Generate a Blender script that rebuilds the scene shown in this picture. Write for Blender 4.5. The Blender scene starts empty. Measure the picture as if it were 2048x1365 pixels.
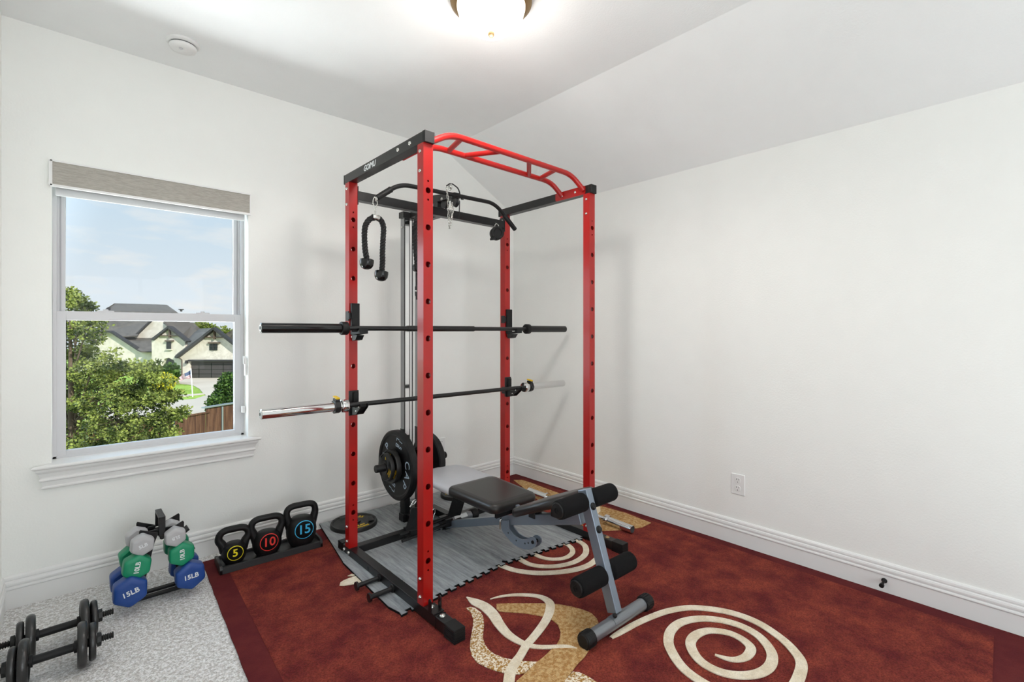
import bpy, bmesh, math, random
from mathutils import Vector, Matrix
random.seed(7)
sc = bpy.context.scene
col = sc.collection
PI = math.pi
def R(d): return math.radians(d)

# ------------------------------------------------------------------ camera
CAM = Vector((-2.9732, -3.2377, 1.2939)); YAW = 0.83107; F = 965.01; Y0 = 661.97
FW = Vector((math.cos(YAW), math.sin(YAW), 0)); RT = Vector((math.sin(YAW), -math.cos(YAW), 0))
cd = bpy.data.cameras.new('camera'); cam = bpy.data.objects.new('camera', cd); col.objects.link(cam)
cam.location = CAM; cam.rotation_euler = (PI/2, 0, YAW-PI/2)
cd.sensor_width = 36; cd.lens = F/2048*36; cd.shift_y = -(682.5-Y0)/2048; cd.clip_start = .02; cd.clip_end = 500
sc.camera = cam
def at(u, v, ax, val):
    """where the sight line of a photo pixel meets a real plane of the room"""
    d = FW+RT*((u-1024)/F)+Vector((0, 0, -(v-Y0)/F)); i = 'xyz'.index(ax)
    return CAM+d*((val-CAM[i])/d[i])
def far(u, v, D):
    return CAM+(FW+RT*((u-1024)/F)+Vector((0, 0, -(v-Y0)/F)))*D

# ------------------------------------------------------------------ view, sky, sun, room light
sc.view_settings.view_transform = 'Standard'; sc.view_settings.look = 'None'
sc.view_settings.exposure = .05; sc.view_settings.gamma = 1; sc.view_settings.use_curve_mapping = False
sc.cycles.max_bounces = 14; sc.cycles.diffuse_bounces = 10; sc.cycles.transparent_max_bounces = 16
sc.cycles.sample_clamp_indirect = 6
try:
    sc.cycles.use_denoising = True
except Exception: pass
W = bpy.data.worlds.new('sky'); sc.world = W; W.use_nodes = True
nt = W.node_tree; N = nt.nodes; L = nt.links; N.clear()
def nd(t, **k):
    n = N.new(t)
    for a, b in k.items(): setattr(n, a, b)
    return n
out = nd('ShaderNodeOutputWorld'); bg = nd('ShaderNodeBackground'); L.new(bg.outputs[0], out.inputs[0])
tc = nd('ShaderNodeTexCoord'); sep = nd('ShaderNodeSeparateXYZ'); L.new(tc.outputs['Generated'], sep.inputs[0])
rmp = nd('ShaderNodeValToRGB'); L.new(sep.outputs[2], rmp.inputs[0])
cr = rmp.color_ramp; cr.elements[0].position = 0; cr.elements[0].color = (.80, .87, .93, 1)
cr.elements[1].position = 1; cr.elements[1].color = (.36, .50, .74, 1)
for p, c in ((.06, (.80, .88, .95, 1)), (.17, (.68, .81, .92, 1)), (.30, (.56, .76, .95, 1))):
    e = cr.elements.new(p); e.color = c
# clouds low over the horizon
mp = nd('ShaderNodeMapping'); mp.inputs['Scale'].default_value = (5, 5, 16); L.new(tc.outputs['Generated'], mp.inputs[0])
ns = nd('ShaderNodeTexNoise'); ns.inputs['Scale'].default_value = 2.2; ns.inputs['Detail'].default_value = 7; L.new(mp.outputs[0], ns.inputs[0])
cl = nd('ShaderNodeMapRange'); cl.inputs[1].default_value = .50; cl.inputs[2].default_value = .66; L.new(ns.outputs[0], cl.inputs[0])
hz = nd('ShaderNodeMapRange'); hz.inputs[1].default_value = .30; hz.inputs[2].default_value = .02; hz.inputs[3].default_value = .12; hz.inputs[4].default_value = .9
L.new(sep.outputs[2], hz.inputs[0])
mu = nd('ShaderNodeMath', operation='MULTIPLY'); L.new(cl.outputs[0], mu.inputs[0]); L.new(hz.outputs[0], mu.inputs[1])
mx = nd('ShaderNodeMix', data_type='RGBA'); L.new(mu.outputs[0], mx.inputs[0]); L.new(rmp.outputs[0], mx.inputs[6]); mx.inputs[7].default_value = (.93, .93, .92, 1)
# added sky glow in the north-west, out of view, to brighten posts and room
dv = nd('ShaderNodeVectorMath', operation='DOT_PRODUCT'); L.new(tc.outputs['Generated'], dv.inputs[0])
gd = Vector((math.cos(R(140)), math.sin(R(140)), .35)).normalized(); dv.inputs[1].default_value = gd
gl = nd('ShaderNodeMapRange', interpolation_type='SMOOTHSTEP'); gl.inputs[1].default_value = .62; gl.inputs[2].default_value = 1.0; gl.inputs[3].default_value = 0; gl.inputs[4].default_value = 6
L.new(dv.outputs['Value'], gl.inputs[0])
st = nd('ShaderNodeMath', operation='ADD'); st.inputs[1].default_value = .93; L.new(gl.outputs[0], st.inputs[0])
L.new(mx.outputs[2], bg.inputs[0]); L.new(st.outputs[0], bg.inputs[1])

sd = bpy.data.lights.new('sun', 'SUN'); sun = bpy.data.objects.new('sun', sd); col.objects.link(sun)
sd.energy = 5.2; sd.angle = R(.6); sd.color = (1, .94, .86)
sdir = (RT*.80-FW*.60)  # low sun behind the camera, to the right
sun.rotation_euler = Vector((-sdir.x, -sdir.y, -.62)).to_track_quat('-Z', 'Y').to_euler(); sun.location = (4, -8, 9)

def area(name, loc, direction, sx, sy, power, color):
    d = bpy.data.lights.new(name, 'AREA'); d.shape = 'RECTANGLE'; d.size = sx; d.size_y = sy; d.energy = power; d.color = color
    o = bpy.data.objects.new(name, d); col.objects.link(o); o.location = loc
    o.rotation_euler = Vector(direction).to_track_quat('-Z', 'Y').to_euler(); return o
# added fill lights at the made-up back window and the unseen doorway
P_BACK, P_DOOR, P_LAMP, P_LAMP2, P_UP = 47, 1, 7, 30, 330
area('back_fill_light', (-2.15, -6.24, 1.45), (-.12, 1, .1), 1.7, 1.6, P_BACK, (.93, .965, 1))
area('ground_bounced_daylight', (-2.4, 1.25, -.35), (.12, -.62, .78), 3.4, 1.3, P_UP, (.95, .975, 1))
area('doorway_fill_light', (-3.33, -4.0, 1.1), (1, .1, .15), .8, 2.0, P_DOOR, (.95, .975, 1))
# the ceiling fixture's bulb, as a point and a wide downward spot
LAMP = Vector((-1.62, -1.62, 2.754)); ADDED_LAMP = Vector((-1.62, -4.6, 2.754))  # second position is for an added dome light, unseen behind the camera
for LP, pw, kind in ((LAMP, P_LAMP, 'POINT'), (LAMP, P_LAMP2, 'SPOT')):
    ld = bpy.data.lights.new('ceiling_bulb', kind)
    if kind == 'SPOT': ld.spot_size = R(172); ld.spot_blend = .5
    ld.energy = pw; ld.color = (1, .96, .91); ld.shadow_soft_size = .12
    lo = bpy.data.objects.new('ceiling_bulb', ld); col.objects.link(lo); lo.location = LP+Vector((0, 0, -.24))

# ------------------------------------------------------------------ materials
def lin(c):
    return tuple(((x/255)/12.92 if x/255 <= .04045 else ((x/255+.055)/1.055)**2.4) for x in c)+(1,)
def base(name):
    m = bpy.data.materials.new(name); m.use_nodes = True
    return m, m.node_tree, m.node_tree.nodes['Principled BSDF']
def mat(name, c, rough=.5, metal=0, bump=0, scale=200, var=0, vscale=8, coat=0, emit=0, spec=None, detail=3):
    m, t, b = base(name); b.inputs['Base Color'].default_value = lin(c); b.inputs['Roughness'].default_value = rough
    b.inputs['Metallic'].default_value = metal; b.inputs['Coat Weight'].default_value = coat
    if spec is not None: b.inputs['Specular IOR Level'].default_value = spec
    if emit: b.inputs['Emission Color'].default_value = lin(c); b.inputs['Emission Strength'].default_value = emit
    g = t.nodes.new('ShaderNodeNewGeometry')
    n = t.nodes.new('ShaderNodeTexNoise'); t.links.new(g.outputs['Position'], n.inputs[0])
    n.inputs['Scale'].default_value = scale; n.inputs['Detail'].default_value = detail
    if bump:
        u = t.nodes.new('ShaderNodeBump'); u.inputs['Strength'].default_value = bump; u.inputs['Distance'].default_value = .002
        t.links.new(n.outputs[0], u.inputs['Height']); t.links.new(u.outputs[0], b.inputs['Normal'])
    n2 = t.nodes.new('ShaderNodeTexNoise'); t.links.new(g.outputs['Position'], n2.inputs[0]); n2.inputs['Scale'].default_value = vscale; n2.inputs['Detail'].default_value = 4
    r = t.nodes.new('ShaderNodeMapRange'); t.links.new(n2.outputs[0], r.inputs[0])
    r.inputs[1].default_value = .3; r.inputs[2].default_value = .7; v = var or .03; r.inputs[3].default_value = 1-v; r.inputs[4].default_value = 1+v
    h = t.nodes.new('ShaderNodeHueSaturation'); h.inputs['Color'].default_value = lin(c); t.links.new(r.outputs[0], h.inputs['Value'])
    t.links.new(h.outputs[0], b.inputs['Base Color'])
    return m
def two_tone(name, c1, c2, scale, bump, bscale, rough=.95, lo=.42, hi=.58, stretch=(1, 1, 1), fine=None, dist=.004):
    m, t, b = base(name); b.inputs['Roughness'].default_value = rough; b.inputs['Specular IOR Level'].default_value = .2
    g = t.nodes.new('ShaderNodeNewGeometry'); mp = t.nodes.new('ShaderNodeMapping'); mp.inputs['Scale'].default_value = stretch
    t.links.new(g.outputs['Position'], mp.inputs[0])
    n = t.nodes.new('ShaderNodeTexNoise'); n.inputs['Scale'].default_value = scale; n.inputs['Detail'].default_value = 6; n.inputs['Roughness'].default_value = .65
    t.links.new(mp.outputs[0], n.inputs[0])
    r = t.nodes.new('ShaderNodeMapRange'); r.inputs[1].default_value = lo; r.inputs[2].default_value = hi; t.links.new(n.outputs[0], r.inputs[0])
    x = t.nodes.new('ShaderNodeMix'); x.data_type = 'RGBA'; x.inputs[6].default_value = lin(c1); x.inputs[7].default_value = lin(c2); t.links.new(r.outputs[0], x.inputs[0])
    outc = x.outputs[2]
    n2 = t.nodes.new('ShaderNodeTexNoise'); n2.inputs['Scale'].default_value = bscale; n2.inputs['Detail'].default_value = 3; t.links.new(g.outputs['Position'], n2.inputs[0])
    if fine:
        r2 = t.nodes.new('ShaderNodeMapRange'); r2.inputs[1].default_value = .32; r2.inputs[2].default_value = .68; r2.inputs[3].default_value = 1-fine; r2.inputs[4].default_value = 1+fine
        t.links.new(n2.outputs[0], r2.inputs[0]); h = t.nodes.new('ShaderNodeHueSaturation'); t.links.new(outc, h.inputs['Color']); t.links.new(r2.outputs[0], h.inputs['Value']); outc = h.outputs[0]
    t.links.new(outc, b.inputs['Base Color'])
    u = t.nodes.new('ShaderNodeBump'); u.inputs['Strength'].default_value = bump; u.inputs['Distance'].default_value = dist
    t.links.new(n2.outputs[0], u.inputs['Height']); t.links.new(u.outputs[0], b.inputs['Normal'])
    return m
M = {}
M['wall'] = mat('wall_paint', (239, 240, 237), .6, bump=.35, scale=110, var=.008)
M['ceiling'] = mat('ceiling_paint', (243, 245, 245), .7, bump=.35, scale=110, var=.008)
M['trim'] = mat('white_trim', (232, 232, 231), .35, var=.008)
M['vinyl'] = mat('window_vinyl', (206, 206, 209), .35, var=.01)
M['carpet'] = two_tone('grey_carpet', (206, 203, 200), (246, 246, 246), 60, 1.0, 150, fine=.30, dist=.010)
M['rug'] = two_tone('rug_burgundy', (98, 32, 33), (138, 60, 46), 6.5, 1.0, 170, fine=.34, lo=.36, hi=.64, dist=.008)
M['rug_border'] = two_tone('rug_border_burgundy', (88, 28, 32), (98, 36, 36), 7, .35, 260, fine=.10)
M['cream'] = two_tone('rug_cream', (222, 207, 182), (236, 225, 205), 14, .9, 230, fine=.10)
M['tan'] = two_tone('rug_tan', (170, 126, 74), (200, 166, 118), 60, .9, 230, fine=.22)
M['speckle'] = two_tone('rug_speckled', (168, 124, 62), (238, 226, 206), 120, .9, 230, fine=.10, lo=.46, hi=.54)
M['mat'] = two_tone('wood_print_foam', (112, 116, 119), (164, 168, 170), 7, .2, 150, rough=.5, stretch=(8, .8, 1), lo=.32, hi=.70, fine=.05)
M['mat'].node_tree.nodes['Principled BSDF'].inputs['Specular IOR Level'].default_value = .35
M['foam'] = mat('black_foam', (16, 16, 17), .9, bump=.3, scale=300, spec=.2)
M['red'] = mat('red_powder_coat', (164, 13, 9), .30, bump=.05, scale=500, coat=.08)
M['black'] = mat('black_powder_coat', (17, 17, 18), .34, bump=.08, scale=600)
M['blackgloss'] = mat('black_gloss', (14, 15, 16), .18)
M['rubber'] = mat('black_rubber', (15, 15, 16), .5, bump=.15, scale=400, spec=.35)
M['plastic'] = mat('black_plastic', (20, 20, 22), .42)
M['iron'] = mat('grey_hammered_iron', (66, 66, 66), .30, metal=.7, bump=.25, scale=160)
M['ironblack'] = mat('black_iron', (28, 28, 27), .45, metal=.2, bump=.15, scale=250)
M['chrome'] = mat('chrome', (225, 225, 225), .08, metal=1)
M['zinc'] = mat('zinc_bolt', (205, 205, 200), .25, metal=1)
M['steel'] = mat('blue_grey_steel', (132, 143, 156), .30, metal=.5, bump=.03, scale=500)
M['darkchrome'] = mat('dark_polished_metal', (150, 151, 153), .2, metal=1)
M['steelgrey'] = mat('grey_steel', (128, 131, 136), .34, metal=.6)
M['vinylblack'] = mat('black_upholstery', (34, 32, 31), .33, bump=.10, scale=260)
M['vinylgrey'] = mat('grey_upholstery', (176, 177, 182), .40, bump=.10, scale=260)
M['nylon'] = mat('black_nylon', (16, 16, 17), .7, bump=.4, scale=500)
M['yellow'] = mat('yellow_print', (226, 186, 28), .5)
M['kbyellow'] = mat('bright_yellow_print', (238, 222, 30), .5)
M['kbred'] = mat('red_print', (222, 52, 44), .5)
M['kbblue'] = mat('sky_blue_print', (56, 176, 222), .5)
M['white'] = mat('white_print', (225, 228, 230), .5)
M['blueprint'] = mat('pale_blue_print', (176, 196, 212), .5)
M['vblue'] = mat('blue_vinyl', (24, 66, 138), .42)
M['vgreen'] = mat('green_vinyl', (16, 138, 98), .42)
M['vgrey'] = mat('light_grey_vinyl', (178, 178, 180), .42)
M['bronze'] = mat('brushed_bronze', (150, 124, 88), .35, metal=.7)
M['pewter'] = mat('dark_metal_knob', (70, 68, 66), .4, metal=.8)
M['globe'] = mat('lit_frosted_glass', (255, 248, 232), .4, emit=1.25)
M['blind'] = two_tone('grey_fabric_valance', (163, 159, 151), (180, 176, 168), 30, .3, 300, rough=.8, stretch=(1, 1, 12))
M['dark'] = mat('dark_gap', (40, 42, 44), .6)
M['brown'] = mat('brown_strap', (120, 88, 62), .6)
# outdoors
M['leaf'] = two_tone('leaves', (44, 60, 22), (140, 152, 76), 4.5, .1, 60, rough=.5, fine=.35)
M['leafdark'] = two_tone('dark_leaves', (38, 66, 28), (86, 116, 50), 5, .1, 60, rough=.55, fine=.25)
M['leafyellow'] = two_tone('yellow_leaves', (160, 160, 40), (206, 196, 60), 5, .1, 60, rough=.55, fine=.25)
M['bark'] = mat('bark', (92, 78, 62), .9, bump=.5, scale=40, var=.2)
M['grass'] = two_tone('lawn_grass', (118, 148, 52), (154, 180, 76), 2, .5, 30, fine=.15)
M['concrete'] = mat('pale_concrete', (186, 174, 156), .85, var=.05, vscale=.6)
M['road'] = mat('street_concrete', (178, 168, 152), .85, var=.05, vscale=.4)
M['fence'] = two_tone('stained_fence_wood', (74, 52, 42), (104, 76, 60), 5, .3, 40, stretch=(3, 3, .2), fine=.1)
M['galv'] = mat('galvanised_steel', (150, 158, 166), .4, metal=.6)
M['brick'] = two_tone('painted_brick', (196, 189, 176), (212, 206, 194), 3, .5, 20, fine=.05)
M['shingle'] = two_tone('roof_shingles', (72, 68, 62), (104, 98, 90), 3, .6, 30, fine=.2)
M['darkshingle'] = M['shingle']
M['fascia'] = mat('dark_trim_paint', (44, 42, 42), .6)
M['timber'] = mat('dark_timber', (88, 74, 62), .7)
M['garage'] = mat('charcoal_garage_door', (66, 62, 60), .6, var=.05)
M['winglass'] = mat('dark_window_glass', (36, 40, 40), .15)
m, t, b = base('clear_pane'); t.nodes.remove(b)
tr = t.nodes.new('ShaderNodeBsdfTransparent'); tr.inputs[0].default_value = (.97, .98, .98, 1); gs = t.nodes.new('ShaderNodeBsdfGlossy'); gs.inputs['Roughness'].default_value = .02
fr = t.nodes.new('ShaderNodeFresnel'); fr.inputs[0].default_value = 1.12; ms = t.nodes.new('ShaderNodeMixShader')
t.links.new(fr.outputs[0], ms.inputs[0]); t.links.new(tr.outputs[0], ms.inputs[1]); t.links.new(gs.outputs[0], ms.inputs[2])
t.links.new(ms.outputs[0], t.nodes['Material Output'].inputs[0]); M['glass'] = m

# ------------------------------------------------------------------ mesh builder
def frame_from(d, up=None):
    d = Vector(d).normalized(); a = Vector(up) if up is not None else (Vector((0, 0, 1)) if abs(d.z) < .95 else Vector((1, 0, 0)))
    s = d.cross(a).normalized(); return s, s.cross(d).normalized(), d
class MB:
    def __init__(s): s.v = []; s.f = []; s.mi = []; s.sm = []
    def face(s, pts, mi=0, smooth=False):
        k = len(s.v); s.v += [Vector(p) for p in pts]; s.f.append(tuple(range(k, k+len(pts)))); s.mi.append(mi); s.sm.append(smooth)
    def grid(s, rows, closed=True, mi=0, smooth=True):
        k = len(s.v); n = len(rows[0])
        for r in rows: s.v += [Vector(p) for p in r]
        for i in range(len(rows)-1):
            for j in range(n if closed else n-1):
                a = k+i*n+j; b = k+i*n+(j+1) % n
                s.f.append((a, b, b+n, a+n)); s.mi.append(mi); s.sm.append(smooth)
        return s
    def box(s, a, b, mi=0):
        x0, y0, z0 = [min(p, q) for p, q in zip(a, b)]; x1, y1, z1 = [max(p, q) for p, q in zip(a, b)]
        k = len(s.v); s.v += [Vector((x, y, z)) for z in (z0, z1) for x, y in ((x0, y0), (x1, y0), (x1, y1), (x0, y1))]
        for f in ((3, 2, 1, 0), (4, 5, 6, 7), (0, 1, 5, 4), (1, 2, 6, 5), (2, 3, 7, 6), (3, 0, 4, 7)):
            s.f.append(tuple(k+i for i in f)); s.mi.append(mi); s.sm.append(False)
        return s
    def beam(s, p, q, w, h, up=(0, 0, 1), mi=0):
        p = Vector(p); q = Vector(q); sx, uy, d = frame_from(q-p, up)
        k = len(s.v)
        for c in (p, q):
            s.v += [c+sx*(a*w/2)+uy*(b*h/2) for a, b in ((-1, -1), (1, -1), (1, 1), (-1, 1))]
        for f in ((3, 2, 1, 0), (4, 5, 6, 7), (0, 1, 5, 4), (1, 2, 6, 5), (2, 3, 7, 6), (3, 0, 4, 7)):
            s.f.append(tuple(k+i for i in f)); s.mi.append(mi); s.sm.append(False)
        return s
    def tube(s, pts, r, n=14, mi=0, caps=True, closed=False):
        pts = [Vector(p) for p in pts]; m = len(pts); rr = r if isinstance(r, (list, tuple)) else [r]*m
        rows = []; a = None
        for i, p in enumerate(pts):
            if closed: d = pts[(i+1) % m]-pts[i-1]
            else: d = pts[min(i+1, m-1)]-pts[max(i-1, 0)]
            if d.length < 1e-9: d = Vector((0, 0, 1))
            d.normalize()
            if a is None: a = frame_from(d)[0]
            a = (a-d*a.dot(d)); a = a.normalized() if a.length > 1e-6 else frame_from(d)[0]
            bb = d.cross(a)
            rows.append([p+(a*math.cos(2*PI*j/n)+bb*math.sin(2*PI*j/n))*rr[i] for j in range(n)])
        if closed: rows.append(rows[0])
        s.grid(rows, mi=mi)
        if caps and not closed:
            s.face(list(reversed(rows[0])), mi); s.face(rows[-1], mi)
        return s
    def cyl(s, p, q, r, n=20, mi=0, r2=None): return s.tube([p, q], [r, r if r2 is None else r2], n, mi)
    def lathe(s, prof, o, d, n=32, mi=0, up=None, split=35):
        """prof: (radius, height along d); sharp corners get their own vertices"""
        sx, uy, d = frame_from(d, up); o = Vector(o)
        ring = lambda r, h: [o+d*h+(sx*math.cos(2*PI*j/n)+uy*math.sin(2*PI*j/n))*r for j in range(n)]
        run = [prof[0]]
        for i in range(1, len(prof)):
            run.append(prof[i])
            sharp = i == len(prof)-1
            if not sharp:
                a = Vector((prof[i][0]-prof[i-1][0], prof[i][1]-prof[i-1][1])); b = Vector((prof[i+1][0]-prof[i][0], prof[i+1][1]-prof[i][1]))
                sharp = a.length > 1e-9 and b.length > 1e-9 and math.degrees(a.angle(b)) > split
            if sharp:
                s.grid([ring(max(r, 1e-5), h) for r, h in run], mi=mi); run = [prof[i]]
        return s
    def prism(s, poly, vec, mi=0, smooth=False):
        poly = [Vector(p) for p in poly]; vec = Vector(vec); top = [p+vec for p in poly]
        s.face(list(reversed(poly)), mi); s.face(top, mi)
        n = len(poly)
        if smooth: s.grid([poly, top], mi=mi)
        else:
            for i in range(n): s.face([poly[i], poly[(i+1) % n], top[(i+1) % n], top[i]], mi)
        return s
    def ball(s, c, r, n=16, m=10, mi=0, sc_=(1, 1, 1)):
        c = Vector(c); rows = []
        for i in range(m+1):
            t_ = PI*i/m; rows.append([c+Vector((math.sin(t_)*math.cos(2*PI*j/n)*r*sc_[0], math.sin(t_)*math.sin(2*PI*j/n)*r*sc_[1], -math.cos(t_)*r*sc_[2])) for j in range(n)])
        return s.grid(rows, mi=mi)
    def slab(s, outline, prof, o, ex, ey, ez, mi=0, shrink=False):
        """outline: closed 2D list; prof: list of (inset, height): cushion or rounded plate"""
        o, ex, ey, ez = map(Vector, (o, ex, ey, ez)); n = len(outline)
        c = Vector((sum(p[0] for p in outline)/n, sum(p[1] for p in outline)/n)); nrm = []
        for i in range(n):
            a = Vector(outline[i-1]); b = Vector(outline[(i+1) % n]); t_ = (b-a).normalized(); nrm.append(Vector((-t_.y, t_.x)))
        rows = []; rm = sum(math.hypot(p[0]-c.x, p[1]-c.y) for p in outline)/n
        for ins, h in prof:
            if shrink: rows.append([o+ex*(c.x+(p[0]-c.x)*(1-ins/rm))+ey*(c.y+(p[1]-c.y)*(1-ins/rm))+ez*h for p in outline]); continue
            rows.append([o+ex*(p[0]+nrm[i].x*ins)+ey*(p[1]+nrm[i].y*ins)+ez*h for i, p in enumerate(outline)])
        s.grid(rows, mi=mi); s.face(list(reversed(rows[0])), mi, True); s.face(rows[-1], mi, True)
        return s
    def build(s, name, m, parent=None, bevel=0, seg=2, weld=True):
        me = bpy.data.meshes.new(name); off = parent_loc(parent)
        me.from_pydata([v-off for v in s.v], [], s.f)
        for mm in (m if isinstance(m, (list, tuple)) else [m]): me.materials.append(M[mm] if isinstance(mm, str) else mm)
        me.polygons.foreach_set('material_index', s.mi); me.polygons.foreach_set('use_smooth', s.sm); me.update()
        o = bpy.data.objects.new(name, me); col.objects.link(o)
        if parent: o.parent = parent
        if bevel:
            if weld:
                bm = bmesh.new(); bm.from_mesh(me); bmesh.ops.remove_doubles(bm, verts=bm.verts, dist=1e-5); bmesh.ops.recalc_face_normals(bm, faces=bm.faces); bm.to_mesh(me); bm.free()
            b = o.modifiers.new('bevel', 'BEVEL'); b.width = bevel; b.segments = seg; b.limit_method = 'ANGLE'; b.angle_limit = R(40)
            b.harden_normals = False
        return o
def parent_loc(p):
    v = Vector((0, 0, 0))
    while p: v = v+p.location; p = p.parent
    return v
def thing(name, label, cat, loc=(0, 0, 0), group=None, kind=None):
    o = bpy.data.objects.new(name, None); col.objects.link(o); o.location = loc; o.empty_display_size = .1
    return tag(o, label, cat, group, kind)
def tag(o, label=None, cat=None, group=None, kind=None):
    for k, v in (('label', label), ('category', cat), ('group', group), ('kind', kind)):
        if v: o[k] = v
    return o
def copy_tree(o, parent=None):
    c = o.copy(); col.objects.link(c); c.parent = parent
    for ch in list(o.children): copy_tree(ch, c)
    return c
def arc(c, r, a0, a1, n, ex, ey):
    c, ex, ey = Vector(c), Vector(ex), Vector(ey)
    return [c+(ex*math.cos(a0+(a1-a0)*i/n)+ey*math.sin(a0+(a1-a0)*i/n))*r for i in range(n+1)]
def bend(pts, r, n=5):
    """round the corners of a polyline"""
    pts = [Vector(p) for p in pts]; o = [pts[0]]
    for a, b, c in zip(pts, pts[1:], pts[2:]):
        p = b+(a-b).normalized()*min(r, (a-b).length*.45); q = b+(c-b).normalized()*min(r, (c-b).length*.45)
        for i in range(n+1):
            t_ = i/n; o.append(p*(1-t_)**2+b*2*t_*(1-t_)+q*t_*t_)
    return o+[pts[-1]]
def smooth_path(pts, n=6):
    pts = [Vector(p) for p in pts]; o = []
    for i in range(len(pts)-1):
        p0, p1, p2, p3 = pts[max(i-1, 0)], pts[i], pts[i+1], pts[min(i+2, len(pts)-1)]
        for j in range(n):
            t_ = j/n; o.append(.5*((2*p1)+(p2-p0)*t_+(2*p0-5*p1+4*p2-p3)*t_*t_+(3*p1-p0-3*p2+p3)*t_**3))
    return o+[pts[-1]]
def rrect(w, h, r, n=6, x0=None, y0=None):
    x0 = -w/2 if x0 is None else x0; y0 = -h/2 if y0 is None else y0; o = []
    for cx, cy, a in ((x0+w-r, y0+r, -PI/2), (x0+w-r, y0+h-r, 0), (x0+r, y0+h-r, PI/2), (x0+r, y0+r, PI)):
        o += [(cx+r*math.cos(a+PI/2*i/n), cy+r*math.sin(a+PI/2*i/n)) for i in range(n+1)]
    return o
def text(body, size, loc, right, up, m, parent, name='lettering', depth=.0008, rot=0, shear=0, bold=0, spacing=1):
    cu = bpy.data.curves.new(name, 'FONT'); cu.body = body; cu.size = size; cu.extrude = depth; cu.align_x = 'CENTER'; cu.align_y = 'CENTER'
    cu.shear = shear; cu.offset = bold; cu.space_character = spacing; cu.resolution_u = 3
    tmp = bpy.data.objects.new(name, cu); col.objects.link(tmp)
    me = bpy.data.meshes.new_from_object(tmp.evaluated_get(bpy.context.evaluated_depsgraph_get()))
    bpy.data.objects.remove(tmp); bpy.data.curves.remove(cu)
    right = Vector(right).normalized(); up = Vector(up).normalized(); nz = right.cross(up)
    if rot: right, up = right*math.cos(rot)+up*math.sin(rot), up*math.cos(rot)-right*math.sin(rot)
    mt = Matrix((right, up, nz)).transposed().to_4x4(); mt.translation = Vector(loc)-parent_loc(parent)
    me.transform(mt); me.materials.clear(); me.materials.append(M[m])
    o = bpy.data.objects.new(name, me); col.objects.link(o); o.parent = parent
    return o
X, Y, Z = Vector((1, 0, 0)), Vector((0, 1, 0)), Vector((0, 0, 1))

# ================================================================== ROOM
XW, YS, CH = -3.213, -6.20, 2.754       # west wall, back wall, ceiling
WX0, WX1, WZ0, WZ1 = -3.045, -2.183, .632, 2.122
XF, ZR = -.755, 2.347                   # where the ceiling folds, its height on the right wall
def struct(name, mb, m, label=None, **k):
    o = mb.build(name, m, **k); o['kind'] = 'structure'; o['category'] = name.split('_')[0]
    o['label'] = label; return o
struct('floor', MB().box((XW-.25, YS-.25, -.12), (.2, .2, 0)), 'carpet', 'light grey cut pile carpet on the room floor')
T = .2
wl = MB(); wl.box((XW-.2, 0, 0), (WX0, T, CH+.1)).box((WX1, 0, 0), (.2, T, CH+.1)).box((WX0, 0, 0), (WX1, T, WZ0)).box((WX0, 0, WZ1), (WX1, T, CH+.1))
struct('wall_left', wl, 'wall', 'white textured wall with the window in it')
struct('wall_right', MB().box((0, YS-.2, 0), (.2, 0, CH+.1)), 'wall', 'long white wall on the right with one outlet')
BX0, BX1 = -3.0, -1.3
wb = MB(); wb.box((XW-.2, YS-.2, 0), (BX0, YS, CH+.1)).box((BX1, YS-.2, 0), (0, YS, CH+.1)).box((BX0, YS-.2, 0), (BX1, YS, .7)).box((BX0, YS-.2, 2.2), (BX1, YS, CH+.1))
struct('wall_back', wb, 'wall', 'white wall behind the camera')
ww = MB(); ww.box((XW-.2, -3.6, 0), (XW, 0, CH+.1)).box((XW-.2, YS, 0), (XW, -4.4, CH+.1)).box((XW-.2, -4.4, 2.1), (XW, -3.6, CH+.1))
struct('wall_front', ww, 'wall', 'white wall at the left edge beside the window')
ce = MB(); ce.box((XW-.2, YS-.2, CH), (XF, .2, CH+.15))
ce.prism([(XF, YS-.2, CH), (XF, YS-.2, CH+.15), (.2, YS-.2, CH+.15), (.2, YS-.2, ZR-.2*(CH-ZR)/(-XF)), (0, YS-.2, ZR)], (0, 6.6, 0))
struct('ceiling', ce, 'ceiling', 'white ceiling that slopes down to the right wall')
def baseboard(name, p, q, inward, label):
    p, q, n = Vector(p), Vector(q), Vector(inward)
    prof = [(0, 0), (.013, 0), (.013, .086), (.0175, .090), (.0185, .094), (.0175, .098), (.011, .101), (.011, .104), (.0155, .108), (.0165, .116), (.0145, .124), (.009, .127), (.009, .130), (.012, .134), (.011, .143), (.006, .150), (0, .152)]
    struct(name, MB().prism([p+n*a+Z*h for a, h in prof], q-p), 'trim', label)
baseboard('baseboard_left', (XW, 0, 0), (0, 0, 0), (0, -1, 0), 'white moulded baseboard under the window')
baseboard('baseboard_right', (0, YS, 0), (0, 0, 0), (-1, 0, 0), 'white moulded baseboard along the right wall')
baseboard('baseboard_front', (XW, -3.55, 0), (XW, 0, 0), (1, 0, 0), 'white moulded baseboard at the left edge')
baseboard('baseboard_back', (XW, YS, 0), (0, YS, 0), (0, 1, 0), 'white moulded baseboard behind the camera')

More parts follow.
